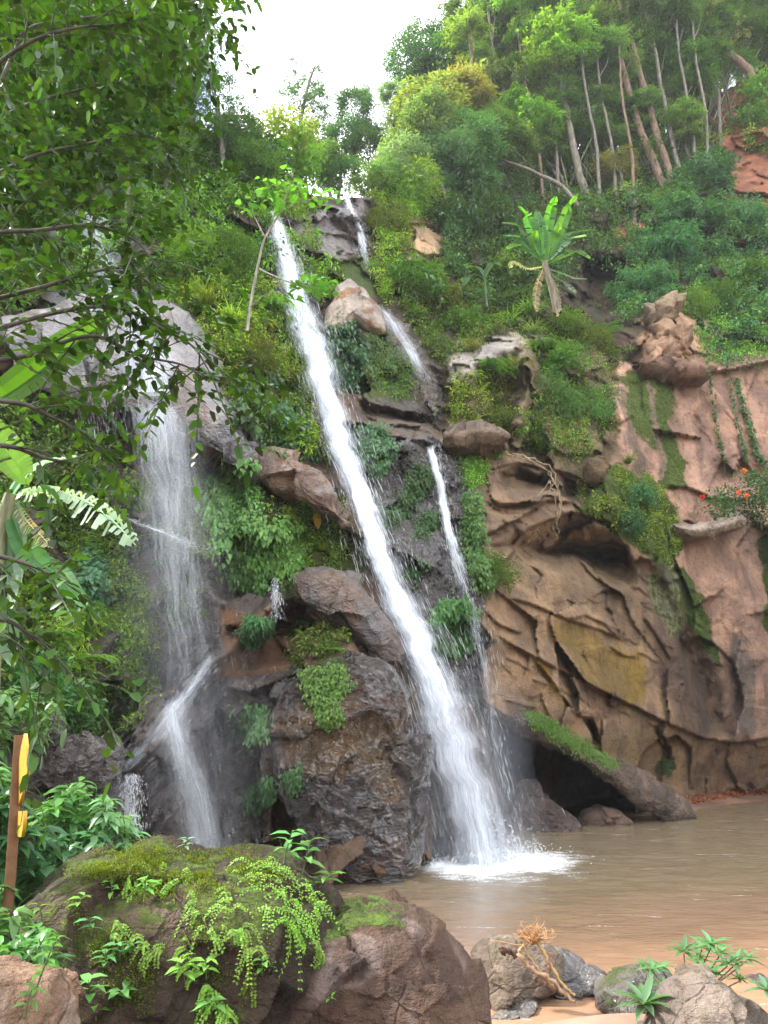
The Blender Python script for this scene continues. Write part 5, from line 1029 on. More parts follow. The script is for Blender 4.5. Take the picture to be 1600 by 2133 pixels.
# ------------------------------------------------------------------ single shrubs on the cliff and slopes
SHRUBS = [  # kind, u, v, radius m, tint, label
 ('broad',560,430,1.0,G_BRIGHT,'bright leafy shrub leaning over the head of the main fall'),
 ('broad',470,440,1.3,G_DARK,'dark leafy shrub beside the bare earth scar above the slab'),
 ('dark',480,330,1.5,G_DARK,'dark glossy shrub below the trees on the left skyline'),
 ('dark',540,350,1.2,G_DARK,'dark glossy shrub halfway between the skyline trees and the main fall'),
 ('broad',610,350,1.4,G_BRIGHT,'pale green bush at the foot of the airy skyline tree'),
 ('broad',590,300,1.6,G_YEL,'yellow-green bush poking above the slope against the sky'),
 ('fine',400,545,1.1,G_BRIGHT,'feathery bright shrub on the overhang above the slab'),
 ('fine',460,535,1.0,G_MID,'feathery green shrub right of the bright one above the slab'),
 ('broad',330,480,1.0,G_MID,'leafy shrub on the shaded bank beside the bare earth scar'),
 ('willow',600,690,.9,G_MID,'narrow-leaved shrub drooping over the edge of the main fall'),
 ('willow',650,760,.8,(.07,.15,.035),'lowest narrow-leaved shrub reaching across the main fall'),
 ('willow',560,640,.9,G_BRIGHT,'narrow-leaved shrub on the bright bank beside the main fall'),
 ('grass',440,640,1.0,G_YEL,'yellowish grass tuft on the bank above the grey slab'),
 ('grass',480,690,1.0,G_YEL,'tall yellowish grass tuft in the middle of the bright bank'),
 ('fine',520,760,.9,G_OLIVE,'olive feathery shrub above the dark leafy climber'),
 ('broad',450,580,.8,G_MID,'small leafy shrub beneath the overhang above the slab'),
 ('dark',570,880,.6,(.06,.15,.08),'broad pale-veined plant on the dark leafy climber'),
 ('fine',820,430,1.4,G_BRIGHT,'sunlit fine shrub beside the thin high fall'),
 ('fine',850,400,1.4,G_YEL,'yellow-green fine shrub on the crest right of the thin high fall'),
 ('fine',800,470,1.1,G_OLIVE,'olive dry shrub hanging beside the thin high fall'),
 ('dark',960,400,1.7,G_DARK,'dark glossy bush beneath the dark-branched tree'),
 ('dark',930,480,1.4,G_DARK,'dark glossy bush right of the tan patch of rock'),
 ('dark',1000,470,1.6,G_DARK,'dark glossy bush left of the banana plants'),
 ('broad',1050,560,.9,G_BRIGHT,'bright small bush left of the tall banana stem'),
 ('dark',860,600,1.2,G_MID,'leafy bush just above the spreading spray'),
 ('broad',920,640,1.1,G_OLIVE,'olive leafy bush on the slope between spray and pale rocks'),
 ('broad',960,690,.9,G_MID,'green bush right above the pale rock crest'),
 ('grass',1100,660,1.2,(.09,.19,.05),'long green grass tuft at the foot of the banana plant'),
 ('grass',1060,680,1.0,G_BRIGHT,'bright grass tuft on the pale rock crest'),
 ('fine',1170,690,1.1,G_BRIGHT,'bright fine shrub right of the banana foot'),
 ('fine',1230,720,.9,G_OLIVE,'olive fine shrub above the pink wall corner'),
 ('fern',1260,690,.8,G_MID,'fern clump on the ledge before the rock stack'),
 ('grass',1310,735,.6,(.10,.15,.08),'drooping grey-green grass tuft over the pink wall edge'),
 ('fine',1150,850,1.2,(.075,.15,.055),'wide fine-leaved shrub hanging over the tan cave'),
 ('fine',1220,850,1.0,(.075,.16,.06),'fine-leaved shrub beside the mossy band on the pink wall'),
 ('broad',1130,920,.7,G_MID,'small leafy shrub rooted over the dark crags'),
 ('grass',1090,770,.8,G_OLIVE,'dry grass tuft behind the pale leaning rock rib'),
 ('broad',1180,770,.9,G_MID,'round leafy shrub on the shelf right of the leaning rib'),
 ('feather',1420,470,2.0,G_BLUE,'big blue-green mound of creeper below the red earth'),
 ('feather',1380,540,1.9,(.045,.125,.06),'blue-green creeper mound over the shaded hollow'),
 ('feather',1350,620,1.6,(.055,.14,.065),'lowest blue-green creeper mound beside the hollow'),
 ('broad',1470,390,1.8,G_BLUE,'round creeper-covered bush on the slope under the red earth'),
 ('fine',1330,360,1.8,G_MID,'feathery bush under the leaning tall trunks'),
 ('fine',1300,260,1.7,G_BRIGHT,'bright feathery bush between the leaning tall trunks'),
 ('broad',1560,470,1.3,G_BLUE,'leafy bush at the edge of the red soil'),
 ('broad',1570,260,1.3,G_MID,'green bush hanging over the red earth cut'),
 ('broad',1590,200,1.4,G_BRIGHT,'bright bush on top of the red earth cut'),
 ('fine',1440,650,1.1,G_BRIGHT,'feathery green shrub right of the rock stack'),
 ('fine',1500,640,1.2,G_MID,'feathery shrub above the hanging vines'),
 ('broad',1570,590,1.2,G_MID,'leafy shrub at the top corner of the pink wall'),
 ('broad',1320,1040,.7,(.045,.125,.055),'dark bush on the mossy hump over the cave'),
 ('broad',1300,1090,.6,G_BLUE,'blue-green low bush at the lip of the cave'),
 ('grass',1305,965,.7,G_MID,'spiky grass tuft on the crest of the mossy hump'),
 ('fine',1020,1200,.7,G_MID,'airy fine shrub beside the climber column on the tan wall'),
 ('fern',640,1300,.5,G_BRIGHT,'fern in the dark cleft under the brown boulder'),
 ('fern',690,1360,.4,G_MID,'small fern below the brown boulder'),
 ('fern',130,1240,.6,(.10,.18,.03),'light green fern on the shaded wall'),
 ('fern',180,1380,.6,(.11,.19,.03),'light green fern on the wall above the slanting strata'),
 ('fern',240,1290,.6,(.12,.19,.03),'bright fern close to the veil'),
 ('fern',110,1330,.6,G_MID,'fern on the wall above the bush beside the signs'),
 ('broad',60,1440,.8,(.05,.14,.05),'bushy plant on the bank above the dark wet stones'),
 ('broad',110,1470,.7,(.06,.15,.05),'low bushy plant touching the dark wet stones'),
 ('grass',590,1130,.4,G_YEL,'dry grass tuft hanging beneath the rust-coloured rock'),
 ('grass',670,1150,.5,G_YEL,'yellowish grass tuft above the brown slanted boulder'),
 ('grass',600,930,.5,G_BRIGHT,'grass tuft sprouting on the rust-coloured rock'),
 ('grass',985,735,.8,(.14,.15,.05),'straw-coloured grass draping the pale rock crest'),
 ('willow',1010,760,.8,G_MID,'hanging narrow-leaved shrub between pale crest and leaning rib'),
 ('grass',1105,700,.9,(.11,.15,.05),'grass tuft on top of the leaning rock rib'),
 ('willow',1130,730,.9,G_MID,'narrow-leaved shrub spilling over the leaning rock rib'),
 ('fine',1035,880,.7,G_OLIVE,'dry fine shrub at the foot of the leaning rock rib'),
 ('grass',985,885,.6,G_OLIVE,'olive grass tuft on the overhanging pale block'),
 ('broad',1350,640,.6,G_BLUE,'blue-green plant beside the squarish tan boulder'),
 ('willow',1400,620,.7,G_MID,'narrow-leaved shrub drooping behind the squarish tan boulder'),
 ('fine',1375,1600,.4,(.08,.14,.07),'small pale plant in the crack near the far water'),
]
for k, u, v, s, tint, lab in SHRUBS: shrub(k, u, v, s, tint, lab, cat={'grass': 'grass', 'fern': 'fern'}.get(k, 'shrub'))

# flowering bush on the pink wall
fb = empty('flowering_bush', surf(1530, 1060) + np.array([0, -.6, 0]), 'dark bush with red-orange flowers above the log-like ledge', 'bush')
rs = np.random.RandomState(3); m = MB(); cen = np.vstack([W(a, b_, 28.6 + .3 * rs.randn()) for a, b_ in in_poly_points([(1465,1070),(1480,1030),(1530,1020),(1560,980),(1640,990),(1640,1090),(1540,1085)], 130, rs)])
clump_leaves(m, cen, .3, 16, .16, .08, (.04, .095, .04), rs, droop=.4); m.build('foliage', LEAF, fb)
for a, b_ in ((1551, 980), (1464, 1035), (1538, 1025), (1554, 1032)):
    q = W(a, b_, 28.0); m = MB(); d = rvec(14, rs); leaves(m, np.repeat(q[None], 14, 0), d, rvec(14, rs), .13, .08, (.5, .06, .02), rs); m.build('flower', LEAF, fb)
# ------------------------------------------------------------------ trees on the ridges
BARKS = {'brown': (.17, .105, .07), 'pale': (.17, .15, .12), 'dark': (.07, .055, .045), 'grey': (.15, .135, .115)}
def tree(name, label, trunk, y, r0, r1, crowns, kind, tint, bark='grey', group=None, cat='tree', limbs=True, flat=.85):
    u0, v0 = trunk[0]; y0 = y
    if v0 > skyline(u0) + 4: y = float(surf(u0, v0)[1]) + .15        # rooted on the slope
    else: y = max(y, float(surf(u0, skyline(u0) + 6)[1]) + 1.5)      # rooted behind the crest
    r0, r1 = r0 * y / y0, r1 * y / y0; crowns = [(a, b_, c * y / y0) for a, b_, c in crowns]
    tp = curve(np.array(trunk, float), 16); P = W(tp[:, 0], tp[:, 1], np.full(16, y)); rs = np.random.RandomState(int(trunk[0][0]) + int(10 * y))
    P[1:-1] += rs.normal(size=(14, 3)) * r0 * .12
    root = empty(name, P[0], label, cat, group); m = MB()
    m.add(*tube(np.vstack([P[0] - (P[1] - P[0]) * 1.2 - UP * .8, P]), np.concatenate([[r0 * 1.35], np.linspace(r0 * 1.1, r1, 16)]), 7), BARKS[bark])
    if limbs:
        for (u, v, r) in crowns:
            c = W(u, v, y); k = min(15, max(6, int(np.argmin(np.linalg.norm(P - c, axis=1)) * .8))); q = curve(np.array([P[k], (P[k] + c) / 2 + rs.normal(size=3) * r * .2, c]), 8)
            m.add(*tube(q, np.linspace(r1 * .8, r1 * .25, 8), 5), BARKS[bark])
            for j in range(6):
                e = c + rvec(1, rs)[0] * r * .75 * (1, 1, .7); m.add(*tube(curve(np.array([c, (c + e) / 2 + rs.normal(size=3) * r * .08, e]), 5), np.linspace(r1 * .3, r1 * .08, 5), 4), BARKS[bark])
    m.build('trunk', BARK, root)
    for (u, v, r) in crowns:
        c = W(u, v, y) + np.array([0, rs.normal() * .5, 0]) - P[0]
        place(proto(kind, rs.randint(3)), 'crown', root, c, (r, r, r * flat), (rs.normal() * .2, rs.normal() * .2, rs.rand() * 6.28), tint)
    return root
FE, CR, AI = 'feather', 'crown', 'airy'
# right ridge
tree('tall_tree', 'tall brown leaning trunk rising through the ridge forest, left of the leaning pair', [(1392,420),(1362,335),(1328,250),(1300,150),(1252,0),(1215,-110)], 36, .22, .13, [(1220,-60,3.0),(1290,-70,2.6)], FE, G_MID, 'brown', 'leaning tall trunks on the ridge')
tree('tall_tree', 'tall brown leaning trunk rising through the ridge forest, right of the leaning pair', [(1412,412),(1382,325),(1352,220),(1322,110),(1290,15),(1270,-90)], 37, .22, .13, [(1300,-60,2.8),(1350,-50,2.6)], FE, G_MID, 'brown', 'leaning tall trunks on the ridge')
tree('pale_trunk_tree', 'stout pale trunk behind the banana plants with bright sunlit crown', [(1222,420),(1200,330),(1180,230),(1160,140)], 35, .22, .12, [(1155,100,1.9),(1135,150,1.8),(1185,130,1.6),(1160,60,1.3)], FE, (.14,.25,.03), 'pale')
tree('slender_tree', 'slender pale trunk right of the leaning trunks', [(1425,390),(1402,300),(1380,190),(1362,90),(1340,20)], 37, .14, .07, [(1350,30,2.2),(1320,60,1.8)], AI, G_MID, 'pale')
tree('leaning_tree', 'low pale branch bending over the dark tangle toward the sky gap', [(1212,445),(1175,392),(1120,362),(1075,343),(1015,322)], 34, .13, .05, [(1050,300,1.7),(1000,310,1.6)], FE, G_MID, 'pale')
tree('leaning_tree', 'thin pale stem curving left above the low pale branch', [(1178,405),(1150,350),(1120,318),(1092,300)], 34.5, .10, .05, [(1090,270,1.8)], FE, G_BRIGHT, 'pale')
tree('dark_branched_tree', 'dark-branched tree leaning into the sky gap', [(1060,330),(1030,250),(1000,190),(960,165),(910,160)], 37, .17, .08, [(850,125,1.7),(890,160,1.8),(930,130,2.0),(880,90,1.4),(960,190,1.9)], CR, (.045,.105,.03), 'dark')
tree('reddish_tree', 'pale-leaved tree with a reddish bent trunk at the corner of the forest', [(1585,215),(1560,150),(1520,110),(1498,60),(1488,-20)], 38, .26, .16, [(1460,40,1.4),(1500,20,1.4),(1440,70,1.1),(1530,60,1.2)], AI, (.26,.29,.10), 'brown')
FOREST = [(1240,250,1.5,40,FE,G_BRIGHT),(1335,262,1.3,40,FE,G_MID),(1185,262,1.5,40,FE,G_BRIGHT),(1415,255,1.3,40,FE,G_MID),(1290,345,1.3,39,FE,G_BRIGHT),(1120,300,1.5,40,FE,G_MID),(1300,190,2.4,47,FE,G_MID),(1380,150,2.4,47,FE,(.07,.14,.03)),(1450,180,2.0,46,FE,G_MID),(1230,260,2.2,46,FE,(.06,.13,.03)),(1330,270,1.8,46,FE,(.05,.12,.03)),(1340,80,2.8,47,FE,G_BRIGHT),(1510,60,2.4,46,FE,G_MID),  # u, v of crown, radius m, depth, kind, tint
 (895,230,2.6,40,FE,(.075,.155,.03)),(870,285,2.2,40,FE,(.06,.13,.04)),(945,290,2.4,39,FE,G_MID),(950,240,2.4,41,FE,G_BRIGHT),(985,110,2.7,40,FE,G_MID),(930,70,1.8,42,AI,G_MID),(960,30,2.4,42,AI,(.07,.14,.04)),
 (1020,40,2.8,42,FE,G_MID),(1050,130,2.8,40,FE,G_BRIGHT),(1010,210,2.6,39,FE,(.07,.15,.035)),(1080,200,2.6,39,FE,(.08,.165,.03)),(1100,50,3.0,41,FE,G_MID),(1130,-10,3.0,43,FE,(.05,.11,.025)),(1200,50,3.0,42,FE,(.05,.115,.025)),
 (1225,130,2.0,42,FE,G_MID),(1120,260,2.3,38,FE,(.07,.15,.03)),(1250,120,2.8,41,FE,(.055,.12,.03)),(1280,30,3.0,43,FE,G_MID),(1370,0,3.0,44,FE,(.06,.13,.03)),(1420,90,2.4,43,AI,G_MID),(1460,-10,3.0,44,FE,(.055,.12,.03)),(1550,20,3.0,42,FE,(.05,.11,.03)),(1590,90,2.4,40,CR,G_MID),
 (1262,215,1.3,43,FE,(.06,.13,.03)),(1010,-60,3.2,44,FE,G_MID),(1640,0,3.2,40,FE,G_MID),(1040,310,2.0,38,CR,G_MID),(1500,120,1.8,42,AI,G_MID),(980,320,2.0,38,CR,(.045,.10,.035)),(1150,300,1.6,41,FE,(.06,.13,.03)),(910,335,1.9,37,CR,(.05,.115,.045)),(835,340,1.8,38,CR,(.065,.135,.05)),(845,240,1.4,42,FE,(.06,.13,.055))]
NAMES = ['small and low between the slim trunks right of the stout pale trunk', 'small and low at the foot of the leaning pair', 'small and bright beside the stout pale trunk', 'small and low right of the leaning pair', 'lowest and smallest before the slim trunks', 'small and low over the bending pale branch','deep behind the leaning pair of trunks', 'deep behind the bamboo stems', 'deep behind the reddish bent trunk', 'deep behind the stout pale trunk crown', 'lowest behind the bamboo stems', 'bright and high behind the bamboo', 'high behind the pale-leaved crown','nearest the sky gap', 'at the lower edge of the sky gap', 'low behind the dark glossy bush', 'in the second row by the sky gap', 'under the open sky corner', 'with see-through crown at the sky edge', 'with see-through crown touching the top of the picture near the sky gap',
 'high above the dark-branched tree', 'beside the sunlit crown', 'behind the curved dark branch', 'below the sunlit crown', 'above the sunlit crown', 'cut by the top of the picture over the sunlit crown', 'high between sunlit crown and leaning trunks', 'in front of the leaning trunks', 'over the thin curving stem', 'crossed by the leaning trunks', 'at the top of the leaning trunks', 'high right of the leaning trunks',
 'with see-through crown before the bamboo', 'high over the bamboo', 'above the pale-leaved tree', 'at the corner over the red earth', 'low under the leaning trunks', 'highest beyond the sky corner', 'behind the pale-leaved tree', 'low over the dark glossy bushes', 'with see-through crown beside the reddish trunk', 'low and dark at the slope foot', 'behind the stout pale trunk', 'on the crest behind the sunlit fine shrubs', 'on the crest nearest the thin high fall', 'faint and farthest in the sky gap']
for (u, v, r, y, kd, ti), nm in zip(FOREST, NAMES):
    ti = tuple(min(.17, 1.7 * q) for q in ti); back = u > 1215 and v < 240
    if v < 140: u += 40
    rp = random.Random(u * 7 + v); h = 60 + r * 30
    bu = u + 20 + rp.random() * 30; bv = max(v + h, float(skyline(bu)) - 10)
    if back: y, r, bv = 50, r * 1.25, float(skyline(bu)) - 6
    tree('forest_tree', ('feathery' if kd == FE else 'leafy' if kd == CR else 'sparse') + ' forest tree ' + nm, [(bu, bv), (u + 12, v + h * .5), (u, v)], y, .13, .06,
         [(u, v, r), (u + 34 * rp.uniform(-1, 1) * r / 2, v + 30 + 20 * rp.random(), r * .75), (u + 44 * rp.uniform(-1, 1) * r / 2, v - 24 - 20 * rp.random(), r * .7)], kd, ti, 'grey', 'trees of the ridge forest')
# slim trunks standing in front of the forest
SL = [(1085,395,1010,-20,'first and leftmost of the slim trunks before the forest'),(1130,410,1075,20,'slim trunk between the thin curving stem and the sunlit crown'),(1250,430,1205,30,'slim pale trunk just right of the stout pale trunk'),(1285,440,1240,60,'slim trunk midway between stout pale trunk and leaning pair'),(1320,430,1290,90,'slim trunk closest to the leaning pair'),(1450,380,1405,-10,'slim trunk between the leaning pair and the reddish bent trunk'),(1475,360,1440,-20,'slim trunk under the pale-leaved tree'),(1040,400,975,70,'slim trunk behind the dark-branched tree'),(1500,300,1470,-30,'slim trunk right beside the red earth'),(1165,420,1120,10,'slim trunk left of the stout pale trunk')]
for k, (a, b_, c, d_, lab) in enumerate(SL):
    tree('slim_tree', lab, [(a, b_), ((a * 2 + c) / 3 + 6, (b_ * 2 + d_) / 3), ((a + 2 * c) / 3 - 4, (b_ + 2 * d_) / 3), (c, d_)], 38, .10, .05, [(c, d_ - 10, 1.5), (c + 24, d_ + 34, 1.0)], FE if k % 2 else AI, (.11, .20, .04), ('pale', 'brown', 'grey')[k % 3])
# bamboo culms
BP = random.Random(8)
bam = []
for k in range(84):
    bu = 1180 + 340 * (k / 84) + BP.uniform(-14, 14); bv = float(skyline(bu)) + BP.uniform(15, 95); ln = BP.uniform(200, 400); lean = BP.uniform(-.65, .12) if k % 5 else BP.uniform(.1, .5)
    y = float(surf(bu, max(bv, float(skyline(bu)) + 6))[1]) + .2
    P = W(*np.array([(bu + lean * ln * t + .12 * ln * t * t * (1 if lean > 0 else -1), bv - ln * t) for t in np.linspace(0, 1, 10)]).T, y)
    rt = empty('bamboo_stem', P[0], 'thin bamboo stem in the thicket behind the leaning tall trunks', 'bamboo', 'bamboo stems on the ridge')
    MB().add(*tube(P, np.linspace(.06, .025, 10), 5), [(.13, .16, .06), (.24, .23, .14), (.07, .08, .04)][k % 3]).build('culm', BARK, rt)
    place(proto(FE, k % 3), 'foliage', rt, P[-2] - P[0], (1.5, 1.5, 1.2), (.2, .1, BP.random() * 6), G_MID)
    if k % 2 == 0: place(proto('fine', k % 3), 'foliage', rt, P[6] - P[0], (.9, .9, .8), (.2, .1, BP.random() * 6), G_MID)
# sky gap
tree('airy_tree', 'lacy tree standing alone in the sky gap', [(622,400),(625,310),(628,250),(640,190),(655,140)], 38, .15, .06, [(622,225,1.5),(600,200,1.0),(648,150,1.2),(668,185,1.1),(690,230,1.2),(655,205,1.0),(615,150,.8),(640,280,1.6),(675,290,1.5)], AI, (.045,.10,.045), 'grey')
tree('airy_tree', 'leaning thin tree beside the lacy tree over the skyline rock', [(705,410),(715,330),(738,280),(750,240)], 38, .10, .05, [(740,250,1.2),(720,300,1.4),(765,280,1.2),(700,340,1.4),(770,330,1.3),(755,215,.7)], CR, (.06,.13,.05), 'pale')
tree('crest_tree', 'round green tree on the crest between the lacy trees', [(690,412),(680,380),(672,360)], 36, .10, .06, [(670,350,1.4),(640,360,1.3),(710,370,1.2)], CR, (.075,.15,.045), 'grey')
tree('crest_tree', 'pale green tree low on the crest in front of the sky gap', [(790,420),(795,390),(800,370)], 35, .10, .05, [(800,360,1.2),(770,385,1.1)], CR, (.085,.165,.05), 'grey')
# left skyline
tree('slope_tree', 'tall tree with loose crown against the sky, behind the overhanging tree', [(350,420),(372,250),(385,120),(392,30)], 27, .16, .07, [(392,40,1.5),(415,90,1.2),(370,110,1.4),(405,160,1.3),(360,30,1.3),(380,220,1.5),(420,200,1.0)], AI, (.06,.125,.045), 'grey')
tree('slope_tree', 'slanting tree on the skyline right of the tall loose crown', [(470,400),(462,300),(455,200)], 28, .12, .05, [(450,190,1.1),(475,230,1.1),(440,250,1.2),(500,265,1.0),(470,290,1.3),(425,140,.9)], AI, (.055,.12,.035), 'grey')
tree('slope_tree', 'broad leafy tree at the end of the skyline slope', [(520,420),(510,340),(505,290)], 28.5, .12, .05, [(500,290,1.1),(525,330,1.2),(480,330,1.1),(545,370,1.0),(450,330,1.2)], CR, (.06,.13,.03), 'grey')
tree('slope_tree', 'dense green tree filling the slope behind the overhanging tree', [(250,520),(270,380),(290,260)], 25, .16, .07, [(290,240,1.7),(250,160,2.0),(320,340,1.5),(200,260,2.0),(300,100,1.8),(330,180,1.5),(180,100,2.2)], CR, (.065,.14,.03), 'grey')
tree('slope_tree', 'thin yellowish tree beside the bare earth scar', [(340,430),(352,340),(360,280)], 24.5, .09, .04, [(365,285,.9),(345,320,.8),(385,310,.8)], AI, (.11,.19,.04), 'grey')

# ------------------------------------------------------------------ banana plants
def blade(m, pts, wid, col, rs, torn=.0, nrm=None, n=26, curl=.25):
    """a banana leaf: midrib along pts, two rows of blade cells, some torn loose"""
    c = curve(np.array(pts, float), n); t = np.linspace(0, 1, n); d = unit(np.gradient(c, axis=0)); nn = np.broadcast_to(np.array(nrm if nrm is not None else (0, -.5, .85), float), c.shape)
    s = unit(np.cross(d, nn)); nn = np.cross(s, d); w = wid * .5 * np.clip(np.sin(np.pi * np.clip(t * .93 + .05, 0, 1)) ** .55, .03, 1)
    for sg in (-1, 1):
        for k in range(2, n - 1):
            gap = .0 if rs.rand() > torn else .25 + .5 * rs.rand(); sag = torn * (.5 + rs.rand()) * w[k]
            a, b_ = c[k], c[k] + (c[k + 1] - c[k]) * (1 - gap); e = curl * wid
            o1 = a + s[k] * sg * w[k] * .98 + nn[k] * e * .6 - UP * sag; o2 = b_ + s[k] * sg * w[k + 1] * .98 + nn[k] * e * .6 - UP * sag * .9
            h1 = a + s[k] * sg * w[k] * .5 + nn[k] * e * .45; h2 = b_ + s[k] * sg * w[k + 1] * .5 + nn[k] * e * .45
            cc = np.array(col) * (.86 + .28 * rs.rand())
            m.add(np.array([a, b_, h2, h1]), np.array([[0, 1, 2, 3]]), cc); m.add(np.array([h1, h2, o2, o1]), np.array([[0, 1, 2, 3]]), cc)
    m.add(*tube(c, np.linspace(wid * .05, wid * .012, n), 5), np.array(col) * 1.5 + .03)
def banana(label, stem, y, r, blades, rs_seed=1, stemcol=(.17, .15, .09)):
    rs = np.random.RandomState(rs_seed); sp = curve(np.array(stem, float), 10); P = W(sp[:, 0], sp[:, 1], y); root = empty('banana_plant', P[0], label, 'banana plant')
    MB().add(*tube(P, np.linspace(r, r * .6, 10), 9), stemcol).build('stem', BARK, root)
    for pts, wid, col, torn, nrm in blades:
        q = np.array([W(a, b_, y + (c if len(x) > 2 else 0)) for x in pts for a, b_, c in [(x[0], x[1], x[2] if len(x) > 2 else 0)]]); m = MB(); blade(m, q, wid, col, rs, torn, nrm); m.build('leaf', THIN, root)
    return root
BL, BD, BG = (.055, .145, .012), (.03, .09, .018), (.08, .13, .075)
FRONT = (0.1, -1, .35)
banana('tall banana plant with fan of bright leaves on the slope above the pale rocks', [(1162,652),(1150,600),(1134,545)], 28.6, .19, [
 ([(1134,545),(1112,490),(1096,450),(1080,432,-.9)], .62, BL, .18, FRONT), ([(1134,545),(1138,490),(1148,438),(1158,412,-.7)], .5, BL, .12, FRONT), ([(1136,545),(1160,490),(1182,440),(1204,406,-.9)], .5, BL, .2, FRONT),
 ([(1134,548),(1105,500),(1075,470),(1046,466,-.8)], .55, BD, .3, (0,-.6,.8)), ([(1134,548),(1110,530),(1082,512),(1056,520,-.8)], .55, BL, .1, (0,-.7,.7)), ([(1136,548),(1165,500),(1195,485),(1240,480,-.6)], .5, BD, .3, (0,-.6,.8)),
 ([(1136,550),(1165,515),(1190,498),(1222,492,-1)], .5, (.14,.23,.15), .2, (0,-.8,.6)), ([(1136,550),(1150,520),(1158,490),(1166,470,-.5)], .5, BL, 0, FRONT), ([(1134,552),(1120,530),(1112,505),(1116,482,-.7)], .5, BL, 0, FRONT),
 ([(1138,560),(1170,570),(1195,580),(1222,582,-.7)], .4, BG, .4, (0,-.5,.85)), ([(1138,560),(1160,580),(1180,592),(1200,612,-.7)], .4, BG, .4, (0,-.6,.8)),
 ([(1134,552),(1100,515),(1080,495),(1052,492,-.9)], .5, BD, .2, (0,-.7,.7)), ([(1136,552),(1175,535),(1200,525),(1228,540,-.9)], .5, BL, .2, (0,-.7,.7)), ([(1134,548),(1128,500),(1122,465),(1118,440,.3)], .55, BD, .1, FRONT), ([(1132,558),(1120,590),(1116,620),(1118,650,-.4)], .35, (.24,.19,.11), .8, FRONT), ([(1140,560),(1156,600),(1162,630),(1160,660,-.4)], .3, (.24,.19,.11), .8, FRONT), ([(1130,556),(1098,560),(1070,545),(1062,560,-.7)], .35, (.22,.2,.1), .7, (0,-.6,.8))], 4, (.14, .115, .075))
banana('small banana plant left of the tall one, half hidden by dark leaves', [(1014,640),(1012,610),(1010,580)], 28.4, .06, [
 ([(1010,580),(1000,562),(985,556),(968,555,-.5)], .3, (.05,.11,.05), 0, (0,-.6,.8)), ([(1010,580),(1018,560),(1030,548),(1044,556,-.5)], .3, BD, 0, (0,-.6,.8)), ([(1010,582),(990,572),(975,580),(966,596,-.5)], .3, (.04,.09,.03), .2, (0,-.6,.8))], 5, (.06, .10, .04))
banana('banana plant at the picture edge with grey drooping leaves and a torn arching leaf', [(-30,1640),(-20,1350),(0,1120),(25,1030)], 8.6, .13, [
 ([(25,1035),(90,1022),(170,1040),(230,1080,-.3),(282,1135,-.5)], .42, (.20,.28,.21), .75, (0,-.45,.9)),
 ([(20,1040),(20,1100),(16,1190),(18,1278,-.3)], .34, (.12,.17,.13), 0, (.35,-1,.1)), ([(30,1040),(42,1090),(44,1160),(46,1215,-.2)], .22, (.11,.16,.12), 0, (-.3,-1,.1)),
 ([(28,1045),(60,1090),(90,1120),(108,1142,-.1)], .2, (.26,.22,.15), .8, (0,-.5,.8)), ([(20,1060),(60,1150),(120,1200),(178,1268,-.4)], .34, (.06,.17,.06), .15, (0,-.6,.8)), ([(10,1060),(10,1200),(20,1330),(30,1390,-.2)], .25, (.09,.15,.09), .1, FRONT),
 ([(24,1035),(60,985),(110,960),(160,955,-.4)], .3, (.13,.24,.15), .4, (0,-.5,.85))], 6, (.20, .20, .12))
banana('banana plant behind the dark branches with one wide glowing leaf', [(-170,1500),(-150,1200),(-110,950),(-60,860)], 8.2, .14, [
 ([(-60,860),(20,820),(100,762),(170,706,.2),(232,664,.3)], .48, (.04,.105,.006), 0, (.45,-.9,.45)), ([(-60,860),(-20,900),(30,960),(60,1010)], .4, (.12,.25,.04), .1, FRONT)], 7, (.20, .20, .12))
